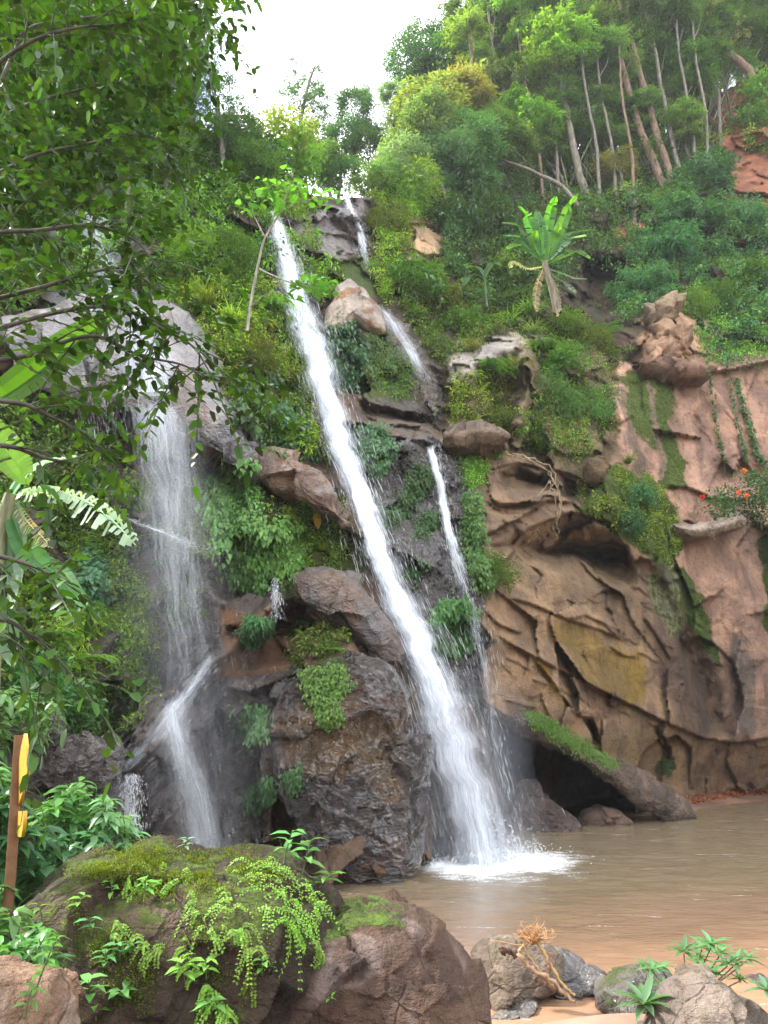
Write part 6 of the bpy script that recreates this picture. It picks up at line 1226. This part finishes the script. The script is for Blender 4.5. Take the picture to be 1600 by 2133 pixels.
# ------------------------------------------------------------------ overhanging tree close to the camera
def px_line(pts, n):
    c = curve(np.array(pts, float), n); return W(c[:, 0], c[:, 1], c[:, 2])
rs = np.random.RandomState(21)
ft = empty('overhanging_tree', (-4.6, 4.2, 1.6), 'large dark-leaved tree overhanging the scene from the picture edge', 'tree')
tr = MB(); tr.add(*tube(curve(np.array([(-4.6, 4.2, 1.2), (-4.4, 4.4, 3.2), (-4.1, 4.7, 5.2), (-3.9, 4.9, 7.5), (-3.6, 5.0, 10.0)]), 20), np.linspace(.17, .09, 20), 9), (.075, .06, .05)); tr.build('trunk', BARK, ft)
BR = [  # branch courses: (u, v, metres)
 [(-420,560,4.9),(-120,400,5.0),(20,130,5.1),(60,60,5.1),(160,40,5.3),(300,20,5.4),(400,10,5.5)],
 [(-380,480,4.9),(-60,180,4.7),(60,90,4.6),(150,60,4.6),(250,50,4.7),(330,40,4.9)],
 [(-380,620,4.9),(-100,420,5.2),(60,330,5.4),(180,300,5.5),(290,280,5.6),(350,300,5.6)],
 [(-360,640,4.9),(-60,500,4.8),(80,480,4.8),(190,470,5.0),(280,500,5.1),(330,560,5.1)],
 [(-340,700,4.8),(-80,640,4.9),(80,600,5.0),(180,570,5.1),(260,560,5.2),(340,610,5.2)],
 [(-320,760,4.7),(-100,760,4.7),(60,740,4.8),(110,720,4.8),(200,700,4.9),(290,740,5.0),(380,760,5.0),(430,790,5.0)],
 [(-320,760,4.7),(-60,700,4.8),(120,650,4.9),(240,640,5.0),(330,680,5.0),(400,720,5.0),(440,780,5.0)],
 [(-300,900,4.6),(-80,840,4.6),(40,840,4.6),(110,870,4.7),(170,900,4.8),(220,940,4.9)],
 [(-300,980,4.5),(-80,930,4.4),(20,930,4.4),(80,950,4.5),(130,960,4.5),(170,950,4.6)],
 [(-300,1100,4.3),(-120,1150,4.2),(0,1160,4.2),(70,1180,4.2),(130,1210,4.3)],
 [(-300,1300,4.2),(-120,1300,4.1),(0,1290,4.1),(60,1320,4.1),(110,1350,4.2)],
 [(-380,300,5.0),(-60,260,5.4),(80,210,5.7),(200,180,5.9),(300,160,6.0),(360,120,6.0)],
 [(-360,300,5.0),(-60,-40,5.2),(100,-60,5.4),(260,-40,5.5),(400,-30,5.6),(440,20,5.6)],
]
leaf_o = []; leaf_d = []
for bi, br in enumerate(BR):
    n = 46; c = px_line(br, n); bm = MB(); bm.add(*tube(c, np.linspace(.022, .005, n), 6), (.06, .05, .042))
    low = bi in (9, 10); dense = 30 if bi < 5 or bi > 10 else 24
    if low: dense = 7
    if bi in (3, 4, 5, 6): dense = 19
    if bi in (7, 8): dense = (8, 4)[bi - 7]
    for k in range(dense):
        i = int(8 + (n - 9) * ((k + rs.rand()) / dense)); a = c[i]; fwd = unit(c[min(i + 1, n - 1)] - c[i - 1])
        d = unit(fwd * .7 + rvec(1, rs)[0] * (1, .8, .9) - UP * .12); L = .35 + .55 * rs.rand(); t = np.linspace(0, 1, 9)[:, None]
        tw = a + d * L * t - UP * (.22 * L * t * t) + .04 * rs.normal(size=3) * t
        bm.add(*tube(tw, np.linspace(.006, .002, 9), 4), (.055, .06, .035))
        for q in range(2):       # side twigs
            b0 = tw[3 + q * 3]; d2 = unit(d + rvec(1, rs)[0] * .9 - UP * .1); t2 = np.linspace(0, 1, 6)[:, None]; L2 = .16 + .24 * rs.rand(); tw2 = b0 + d2 * L2 * t2 - UP * .15 * L2 * t2 * t2
            bm.add(*tube(tw2, np.linspace(.003, .0012, 6), 3), (.055, .06, .035))
            for e in range(1, 6): leaf_o.append(tw2[e]); leaf_d.append(d2 * .5 + np.cross(d2, UP) * (1 if e % 2 else -1) - UP * .25)
        for e in range(1, 9): leaf_o.append(tw[e]); leaf_d.append(d * .5 + np.cross(d, UP) * (1 if e % 2 else -1) - UP * .2)
    bm.build('branch', BARK, ft)
leaf_o = np.array(leaf_o); leaf_d = unit(np.array(leaf_d) + .45 * rvec(len(leaf_o), rs)); N = len(leaf_o)
m = MB(); lc = leaf_cols(N, (.016, .058, .005), rs, .6, .15)
leaves(m, leaf_o, leaf_d, unit(UP + .55 * rvec(N, rs)), .088 * (.45 + .9 * rs.rand(N)), .056 * (.7 + .5 * rs.rand(N)), lc, rs, fold=.10, droop=.22, fine=True, rnd=True)
m.build('foliage', GLOSSY, ft)
# more of the same crown behind, between branches and hillside
bk = MB(); cen = np.vstack([W(a, b_, 6.2 + 1.6 * rs.rand()) for a, b_ in in_poly_points([(-160,-80),(420,-80),(410,40),(345,120),(330,260),(260,380),(150,470),(60,560),(-160,640)], 560, rs)])
clump_leaves(bk, cen, .34, 24, .105, .06, (.016, .056, .005), rs, droop=.3, fine=True, colvar=.55, out=.4)
bk.build('inner_foliage', GLOSSY, ft)

# sapling with broad leaves in front of the head of the main fall
sp = empty('sapling', W(515, 690, 18.6), 'thin sapling with broad leaves before the head of the main fall', 'sapling')
st = MB()
for pts, r in (([(515,690,18.6),(524,620,18.6),(540,540,18.5),(552,495,18.5),(585,440,18.4),(600,395,18.4)], .05), ([(540,560,18.5),(560,570,18.2),(610,590,18.0),(660,600,18.0)], .03), ([(552,495,18.5),(530,450,18.4),(520,420,18.4)], .025), ([(585,440,18.4),(630,420,18.2),(680,410,18.1)], .025), ([(520,640,18.6),(560,610,18.3),(600,615,18.1)], .02)):
    st.add(*tube(px_line(pts, 14), np.linspace(r, r * .35, 14), 5), (.26, .24, .19))
st.build('stem', BARK, sp); m = MB()
for cu, cv, cr, k in ((600,385,.55,20),(640,405,.5,16),(560,395,.5,18),(685,412,.4,12),(575,425,.4,12),(655,590,.55,20),(620,600,.4,12),(690,600,.35,9),(525,430,.35,10),(600,620,.3,7)):
    c = W(cu, cv, 18.2); o = c + rvec(k, rs) * cr * (rs.rand(k, 1) ** .5) * (1, 1, .55); leaves(m, o, unit(rvec(k, rs) * (1, 1, .3) - UP * .2), unit(UP + rvec(k, rs) * .4), .26 * (.6 + .6 * rs.rand(k)), .2 * (.7 + .5 * rs.rand(k)), leaf_cols(k, (.06, .145, .02), rs, .45), rs, fine=True, droop=.25)
m.build('foliage', LEAF, sp)
m = MB(); q, nq = ray_points([660], [1074]); leaves(m, q - np.array([0, .3, 0]), unit(np.array([(0.2, 0, -1.0)])), np.array([(0, -1, .2)], float), .42, .24, np.array([(.40, .24, .03)]), rs, fine=True)
tag(m.build('yellow_leaf', LEAF, loc=q[0]), 'big yellowed leaf hanging on the green tangle beside the main fall', 'leaf')

# ------------------------------------------------------------------ big-leaved shrubs on the near bank beside the signs
def bank_shrub(label, stems, L, col, seed, per=12, mat=GLOSSY, cat='shrub', spread=.5, wid=.40):
    """stems: (root u, v, tip u, v, metres): each ends in a spray of pointed leaves"""
    rs = np.random.RandomState(seed); root = empty('broadleaf_shrub', W(stems[0][0], stems[0][1], stems[0][4]), label, cat); s = MB(); m = MB()
    for (a, b_, c, d, y) in stems:
        P = px_line([(a, b_, y + .15), ((a + c) / 2 + 8 * rs.randn(), (b_ + d) / 2 - 10, y), (c, d, y - .1)], 12); s.add(*tube(P, np.linspace(.009, .004, 12), 5), (.09, .10, .05))
        for k in range(3, 12):
            for e in range(per // 5 + 1):
                o = P[k][None]; dd = unit(np.array([[math.cos(e * 2.4 + k * 1.3), .6 * math.sin(e * 2.4 + k * 1.3) - .25, .15 + .25 * rs.randn()]]) + .25 * rvec(1, rs))
                leaves(m, o + dd * .02, dd, unit(UP + .35 * rvec(1, rs)), [L * (.55 + .6 * rs.rand())], [L * wid * (.8 + .4 * rs.rand())], leaf_cols(1, col, rs, .35, .15), rs, fine=True, fold=.14, droop=.5)
    s.build('stem', BARK, root); m.build('foliage', mat, root); return root
def stems_in(poly, n, seed, ymin, ymax, rise=90):
    rs = np.random.RandomState(seed); q = in_poly_points(poly, n, rs); return [(a - 20 + 20 * rs.randn(), b_ + rise, a, b_, ymin + (ymax - ymin) * rs.rand()) for a, b_ in q]
bank_shrub('dark glossy broadleaf shrub around the foot of the sign post', stems_in([(-60,1640),(60,1640),(90,1760),(80,1900),(-60,1940)], 26, 1, 6.6, 7.6), .24, (.022, .065, .022), 1)
bank_shrub('blue-green broadleaf shrub between the sign post and the mossy boulder', stems_in([(60,1760),(180,1700),(240,1760),(180,1800),(100,1880),(60,1900)], 24, 2, 7.2, 8.2), .20, (.028, .08, .03), 2)
bank_shrub('bright-leaved shrub reaching over the mossy boulder toward the stepped cascade', stems_in([(120,1620),(240,1625),(250,1700),(180,1740),(110,1700)], 20, 3, 7.6, 8.8), .19, (.05, .125, .03), 3)
bank_shrub('pale-leaved sprig nearest the stepped cascade above the mossy boulder', stems_in([(215,1660),(275,1700),(270,1760),(210,1770)], 8, 4, 7.5, 8.1), .17, (.09, .17, .08), 4)
bank_shrub('yellowing bush behind the signs below the drooping banana leaves', stems_in([(-40,1430),(60,1420),(120,1450),(120,1500),(-40,1520)], 22, 5, 10.2, 11.4), .22, (.075, .165, .055), 5)
bank_shrub('low dark seedlings at the left foot of the mossy boulder', stems_in([(-20,1930),(90,1930),(110,2010),(-20,2010)], 14, 6, 5.0, 5.6, 50), .13, (.04, .12, .03), 6)
bank_shrub('mixed leafy shrub in front of the sign post base', stems_in([(-60,1840),(40,1850),(70,1930),(-60,1960)], 14, 7, 5.8, 6.4), .17, (.05, .135, .035), 7)
bank_shrub('fern-like shrub left of the yellow arrow sign', stems_in([(-60,1560),(20,1570),(20,1640),(-60,1660)], 10, 8, 6.8, 7.6), .22, (.04, .12, .03), 8, wid=.22)

# ------------------------------------------------------------------ yellow direction signs on a rusty post
sg = empty('signpost', W(16, 1905, 6.2), 'slim rusty-brown post with two yellow boards seen almost edge-on', 'signpost')
P = px_line([(14,1930,6.2),(24,1800,6.2),(34,1640,6.2),(41,1532,6.2)], 8); d = unit(P[-1] - P[0]); a, c = np.array([.033, .010, 0]), np.array([-.010, .033, 0])
v = np.stack([P - a - c, P + a - c, P + a + c, P - a + c], 1); i = np.arange(7)[:, None] * 4; j = np.arange(4)[None]; k = (j + 1) % 4
m = MB().add(v.reshape(-1, 3), np.stack([i + j, i + k, i + 4 + k, i + 4 + j], -1).reshape(-1, 4), (.15, .075, .038)); m.add(v[-1], [[0, 1, 2, 3]], (.15, .075, .038)); m.build('post', WOOD, sg)
def board(pts, y0, depth, name):
    """pts: outline as seen; the board runs away from the camera, so its far edge lies deeper"""
    p = np.array(pts, float); u0 = p[:, 0].min(); w = p[:, 0].max() - u0; f = W(p[:, 0], p[:, 1], y0 - depth * (p[:, 0] - u0) / w); bk_ = f + np.array([.022, .010, 0]); n = len(p); cen = f.mean(0)
    m = MB(); col = (.46, .27, .02); m.add(np.vstack([f, cen]), [[k, (k + 1) % n, n] for k in range(n)], col); m.add(np.vstack([bk_, bk_.mean(0)]), [[(k + 1) % n, k, n] for k in range(n)], col)
    m.add(np.vstack([f, bk_]), [[k, n + k, n + (k + 1) % n, (k + 1) % n] for k in range(n)], (.45, .27, .03)); return m.build(name, PAINT, sg)
board([(50,1528),(54,1560),(57,1602),(47,1650),(38,1680),(36,1650),(39,1590),(44,1555)], 6.22, .34, 'arrow_board')
board([(38,1690),(50,1689),(48,1720),(44,1744),(34,1742),(36,1715)], 6.22, .30, 'board')

# ------------------------------------------------------------------ plants growing on the near boulders
def trail(label, pts, group='maidenhair ferns on the mossy boulder', L=.022, col=(.10, .19, .025), seed=0, side=10, sl=.16):
    """a creeping fern: wiry stems with paired round leaflets, hanging over the rock"""
    rs = np.random.RandomState(seed); c = curve(np.array(pts, float), 30); p, nr = ray_points(c[:, 0], c[:, 1]); ok = np.abs(p[:, 1] - np.median(p[:, 1])) < .4; near = np.array([int(np.where(ok)[0][np.argmin(np.abs(np.where(ok)[0] - i))]) for i in range(30)]); p, nr = p[near], nr[near]; p = p + nr * .03; m = MB()
    m.add(*tube(p, .003, 4), (.08, .05, .03))
    for s in range(side):
        i = int(30 * (s + rs.rand()) / side) % 30; t = np.linspace(0, 1, 12)[:, None]; d = unit(nr[i] * .5 - UP * .6 + rvec(1, rs)[0] * (1, .4, .6)); ln = sl * (.6 + .8 * rs.rand())
        w = p[i] + d * ln * t + nr[i] * .06 * np.sin(t * 3) - UP * .5 * ln * t * t; m.add(*tube(w, .0016, 3), (.08, .05, .03))
        k = np.repeat(np.arange(1, 12), 2); sgn = np.tile([-1, 1], 11)[:, None]; sd = unit(np.cross(d, nr[i]))
        leaves(m, w[k], unit(sd * sgn + d * .4 + .25 * rvec(22, rs)), unit(nr[i] + UP * .5 + .4 * rvec(22, rs)), L * (.7 + .5 * rs.rand(22)), L * .85, leaf_cols(22, col, rs, .3), rs, shape=.6)
    return tag(m.build('trailing_fern', LEAF, loc=p[0]), label, 'fern', group)
TR = [([(250,1790),(270,1830),(300,1850)], 'trailing fern by the grey nose of the mossy boulder', 8, .12), ([(265,1815),(290,1850),(330,1835)], 'trailing fern just below the left hump of the mossy boulder', 8, .12),
 ([(330,1820),(350,1845),(390,1830),(410,1860)], 'pale trailing fern on the upper middle of the mossy boulder', 6, .12), ([(370,1860),(395,1890),(420,1910)], 'trailing fern down the middle of the mossy boulder', 5, .12),
 ([(410,1890),(430,1930),(440,1960)], 'trailing fern in the hollow of the mossy boulder', 5, .12), ([(520,1810),(560,1820),(600,1850)], 'thick maidenhair fern over the right shoulder of the mossy boulder, uppermost clump', 20, .2),
 ([(530,1840),(570,1860),(610,1890)], 'thick maidenhair fern over the right shoulder of the mossy boulder, middle clump', 22, .22), ([(560,1890),(590,1910),(600,1940)], 'thick maidenhair fern over the right shoulder of the mossy boulder, lowest clump', 20, .22),
 ([(470,1850),(480,1890),(475,1920)], 'narrow trailing fern left of the thick maidenhair clump', 10, .15), ([(500,1930),(515,1970),(530,2010)], 'trailing fern hanging below the thick maidenhair clump', 10, .16),
 ([(450,1930),(480,1950),(510,1960)], 'trailing fern on the right cheek of the mossy boulder', 5, .11), ([(380,1960),(400,1990),(420,2010)], 'trailing fern low on the face of the mossy boulder', 5, .11),
 ([(300,1960),(320,1985),(350,1975)], 'small trailing fern over the dark hollow of the mossy boulder', 7, .1), ([(230,1960),(250,1940),(280,1950)], 'trailing fern beside the brown scar of the mossy boulder', 7, .1),
 ([(430,2050),(460,2080),(480,2110)], 'bright trailing fern at the bottom edge under the mossy boulder', 14, .16), ([(630,1860),(650,1890),(655,1930)], 'trailing fern where the mossy boulder meets the brown one', 12, .16), ([(640,1970),(655,1985),(658,2000)], 'tiny fern on the bare brown boulder', 5, .07)]
for k, (pts, lab, sd, sl) in enumerate(TR): trail(lab, pts, seed=k + 5, side=sd + (0 if sd < 15 else 3), sl=sl, L=.022)
def herb(label, u, v, h, L, n, col, seed, name='leafy_herb', lean=(0, 0), group=None, mat=GLOSSY, wid=.42, stemc=(.10, .13, .05)):
    """upright stem with opposite pointed leaves, rooted on the rock"""
    rs = np.random.RandomState(seed); p, nr = ray_points([u], [v]); p, nr = p[0], nr[0]; root = empty(name, p, label, 'plant', group); t = np.linspace(0, 1, 10)[:, None]
    w = p + (UP + nr * .7 + np.array([lean[0], 0, lean[1]])) * h * t - UP * .25 * h * t * t; MB().add(*tube(w, np.linspace(.006, .003, 10), 5), stemc).build('stem', BARK, root); m = MB()
    for k in range(n):
        i = min(9, 3 + int(7 * k / n)); a = k * 2.39 + seed; d = unit(np.array([math.cos(a), .7 * math.sin(a) - .25, .25 + .3 * k / n]) + .15 * rvec(1, rs)[0])[None]
        leaves(m, w[i][None], d, unit(UP + .25 * rvec(1, rs)), [L * (.7 + .5 * rs.rand())], [L * wid], leaf_cols(1, col, rs, .25, .1), rs, fine=True, fold=.12, droop=.45)
    m.build('foliage', mat, root); return root
HB = [(385,2045,.16,.14,8,(.11,.23,.04),'light green leafy plant on the lower face of the mossy boulder'),(430,2040,.14,.13,7,(.10,.21,.04),'light green leafy plant right beside its twin on the lower mossy boulder'),
 (190,2090,.16,.17,7,(.08,.18,.05),'broad pointed plant in the gap beside the tan block'),(235,2080,.14,.13,7,(.06,.15,.045),'dark pointed plant behind the broad one beside the tan block'),
 (440,2115,.12,.15,6,(.09,.19,.05),'leafy plant at the bottom edge under the bright trailing fern'),(200,2125,.10,.12,5,(.07,.2,.03),'small bright seedling at the bottom edge by the tan block'),
 (150,1900,.16,.10,6,(.09,.19,.035),'slender curling seedling on the left flank of the mossy boulder'),(90,1925,.14,.10,6,(.09,.18,.04),'drooping seedling near the left foot of the mossy boulder'),
 (235,1872,.10,.10,6,(.09,.2,.04),'small leafy sprout on the upper left of the mossy boulder'),(300,1870,.12,.10,6,(.08,.2,.03),'bright sprout under the left hump of the mossy boulder'),
 (190,1950,.12,.10,6,(.05,.15,.05),'dark sprout in the brown scar of the mossy boulder'),(250,2000,.12,.10,8,(.05,.14,.05),'bushy sprout above the tan block'),(220,2020,.12,.11,8,(.055,.15,.045),'bushy sprout just right of the tan block corner'),
 (280,1990,.1,.09,6,(.06,.16,.05),'small bluish sprout low on the mossy boulder'),(545,2030,.12,.10,6,(.08,.18,.04),'drooping sprout at the right bottom of the mossy boulder'),
 (590,1800,.20,.17,9,(.065,.17,.045),'broad-leaved plant crowning the right end of the mossy boulder'),(630,1820,.20,.17,9,(.075,.18,.05),'broad-leaved plant leaning off the right end of the mossy boulder'),(665,1850,.16,.16,8,(.08,.19,.04),'lowest broad-leaved plant at the right end of the mossy boulder'),
 (70,2075,.24,.08,12,(.08,.19,.035),'thin seedling standing before the tan block'),(50,2120,.14,.09,7,(.07,.16,.04),'low seedling at the base of the tan block'),(683,2085,.05,.05,5,(.12,.24,.03),'tiny sprout on the bare brown boulder'),(384,1772,.08,.08,8,(.10,.16,.10),'pale sprig on the crest of the mossy boulder')]
for k, (u, v, h, L, n, c, lab) in enumerate(HB): herb(lab, u, v, h * .9, L, n, c, k + 3)
# moss cushions along the crest, real tufts that break the outline
def moss_fuzz(label, poly, n, L=.022, seed=0):
    rs = np.random.RandomState(seed); q = in_poly_points(poly, n, rs) + rs.normal(size=(n, 2)) * 16; p, nr = ray_points(q[:, 0], q[:, 1]); ok = (fbm(p, 3.0, 3) > -.05 * rs.rand(n)) & (p[:, 1] < 12); p, nr = p[ok], nr[ok]; n = len(p); k = np.repeat(np.arange(n), 9); N = len(k); m = MB()
    leaves(m, p[k] + rvec(N, rs) * .03, unit(nr[k] + .7 * rvec(N, rs)), rvec(N, rs), L * (.6 + .8 * rs.rand(N)), L * .35, leaf_cols(N, (.058, .080, .008), rs, .55), rs)
    tag(m.build('moss', THIN, loc=p.mean(0)), label, None, None, 'stuff')
moss_fuzz('thick yellow-green moss along the crest of the big boulder', [(160,1830),(215,1780),(270,1766),(340,1780),(400,1790),(450,1795),(505,1782),(560,1798),(600,1830),(500,1830),(400,1850),(300,1830),(200,1850)], 2200, seed=1)
moss_fuzz('patchy dark moss over the face of the big boulder', [(150,1860),(300,1840),(480,1850),(560,1900),(560,2000),(480,2100),(250,2100),(150,1960)], 1100, seed=2)

# ------------------------------------------------------------------ shoreline shrub, rosettes and driftwood
def rosette(label, u, v, y, L, n, col, seed, stem=None, name='rosette_plant', parent=None):
    rs = np.random.RandomState(seed); c = W(u, v, y); m = MB()
    a = np.arange(n) * 2.4 + seed; el = np.linspace(.75, .05, n); d = np.stack([np.cos(a) * np.cos(el), np.sin(a) * np.cos(el) - .15, np.sin(el)], -1)
    leaves(m, np.repeat(c[None], n, 0), d, unit(UP + d * -.3 + .1 * rvec(n, rs)), L * (.75 + .35 * rs.rand(n)), L * .24, leaf_cols(n, col, rs, .2, .06), rs, fine=True, fold=.2, droop=.25)
    if parent is None: return tag(m.build(name, GLOSSY, loc=c), label, 'plant')
    return m.build('rosette', GLOSSY, parent)
rosette('big spiky rosette of long grey-green leaves between sandbar and rocks', 1342, 2092, 8.3, .36, 19, (.05, .115, .05), 1)
rosette('smaller rosette just behind the big spiky one', 1388, 2062, 8.7, .2, 14, (.05, .12, .045), 2)
rosette('drooping rosette at the corner by the light grey rock', 1597, 2062, 8.0, .24, 14, (.05, .11, .055), 3)
ws = empty('shoreline_shrub', W(1400, 2045, 9.0), 'sprawling shrub with whorls of grey-green leaves at the muddy water edge', 'shrub'); m = MB()
TIPS = [(1425,1982,.24),(1462,1975,.2),(1482,1968,.24),(1500,1985,.2),(1455,2000,.2),(1515,2008,.2),(1532,2005,.2),(1555,1998,.22),(1360,2020,.2),(1378,2015,.17),(1345,2012,.16),(1470,2020,.16),(1430,2035,.16),(1540,2040,.15),(1490,2030,.15),(1450,2060,.14)]
for k, (u, v, L) in enumerate(TIPS):
    y = 9.0 + .3 * math.sin(k * 2.1); P = px_line([(1405 + (k % 3) * 18, 2062, 9.05), ((1405 + u) / 2 + 10, (2062 + v) / 2 + 18, 9.0), (u, v + 4, y)], 9); m.add(*tube(P, np.linspace(.012, .006, 9), 5), (.10, .065, .045)); rosette('', u, v, y, L, 13, (.048, .11, .045), k + 20, parent=ws)
m.build('stem', BARK, ws)
def stick(label, pts, r, col, name='driftwood_stick'):
    P = px_line(pts, 26); rs = np.random.RandomState(int(pts[0][0])); P[1:-1] += rs.normal(size=(24, 3)) * r * .35; P[:, 2] = np.maximum(P[:, 2], .02)
    return tag(MB().add(*tube(P, r * (1 - .45 * np.linspace(0, 1, 26)) * (1 + .12 * rs.randn(26)), 7), col).build(name, WOOD, loc=P[0]), label, 'driftwood', 'driftwood on the shore rock')
stick('long straight yellowish stick at the right of the driftwood bundle', [(1120,1962,9.35),(1145,2005,9.3),(1172,2050,9.25),(1198,2074,9.2)], .022, (.36, .24, .10))
stick('thick twisted tan stick through the middle of the driftwood bundle', [(1080,1988,9.35),(1105,2015,9.3),(1140,2035,9.28),(1170,2065,9.25),(1200,2086,9.2)], .030, (.33, .22, .14))
stick('dark forked stick under the tan driftwood', [(1100,2008,9.38),(1130,2040,9.33),(1160,2058,9.3),(1190,2080,9.25)], .024, (.24, .15, .095))
stick('short dark branch stub at the left of the driftwood bundle', [(1045,1979,9.4),(1065,1984,9.4),(1088,1992,9.4)], .036, (.10, .055, .045))
stick('crooked thin reddish stick crossing the driftwood bundle', [(1150,1990,9.3),(1142,2015,9.28),(1140,2040,9.3),(1135,2052,9.3)], .016, (.28, .15, .10))
stick('pale curved root leading to the root tangle', [(1078,1990,9.35),(1090,1970,9.32),(1098,1985,9.3),(1122,2020,9.3)], .016, (.38, .26, .13))
rt = MB(); rs = np.random.RandomState(9); c0 = W(1110, 1962, 9.35)
for k in range(46):
    a = rs.rand() * 6.28; e = W(1112 + 22 * rs.randn(), 1938 + 12 * rs.randn(), 9.3 + .08 * rs.randn()); mid = (c0 + e) / 2 + np.array([.09 * math.cos(a), .06 * math.sin(a), .03 * rs.randn()]); top = e + rvec(1, rs)[0] * .07
    rt.add(*tube(curve(np.array([c0 + .03 * rvec(1, rs)[0], mid, e, top]), 12), np.linspace(.007, .002, 12), 4), (.40, .22, .10))
tag(rt.build('root_tangle', WOOD, loc=c0), 'ball of tangled orange-brown roots topping the driftwood bundle', 'roots', 'driftwood on the shore rock')
# bare roots over the dark crags of the tan wall
rs = np.random.RandomState(31)
for lab, pts in (('pale forked root hanging over the dark crags above the tan cave', [(1060,945),(1110,960),(1150,990),(1130,1025),(1100,1040)]), ('thin root dangling in front of the tan cave mouth', [(1150,1000),(1165,1040),(1158,1090),(1165,1120)]), ('thin dry stems hanging from the log-like ledge', [(1480,1085),(1484,1110),(1490,1128)])):
    c = curve(np.array(pts, float), 20); p, nr = ray_points(c[:, 0], c[:, 1]); m = MB(); p = p + np.array([0, -.15, 0])
    for k in range(20): p[k] = W(c[k, 0], c[k, 1], p[:, 1].min())
    for q in range(3): m.add(*tube(p + rs.normal(size=3) * .06 + .03 * rs.normal(size=(20, 3)), np.linspace(.025, .008, 20), 4), (.30, .23, .15))
    tag(m.build('hanging_root', BARK, loc=p[0]), lab, 'root')
# leaf litter on the far beach
m = MB(); rs = np.random.RandomState(12); q = in_poly_points([(1430,1662),(1500,1650),(1620,1638),(1620,1652),(1500,1664),(1440,1676)], 420, rs); p, nr = ray_points(q[:, 0], q[:, 1])
leaves(m, p + UP * .03, rvec(420, rs) * (1, 1, .3), unit(UP + .4 * rvec(420, rs)), .16, .09, leaf_cols(420, (.20, .075, .04), rs, .4), rs)
tag(m.build('leaf_litter', LEAF, loc=p.mean(0)), 'red-brown leaf litter along the far beach', None, None, 'stuff')
# ------------------------------------------------------------------ thin humid air of the gorge
hz_v = np.array([(x, y, z) for x in (-110, 110) for y in (-70, 110) for z in (-9, 66)], float)
hz = MB().add(hz_v, [[0, 1, 3, 2], [4, 6, 7, 5], [0, 4, 5, 1], [2, 3, 7, 6], [0, 2, 6, 4], [1, 5, 7, 3]]).build('haze', mist_material(.0004))
tag(hz, 'thin pale humid air filling the gorge', None, None, 'stuff')
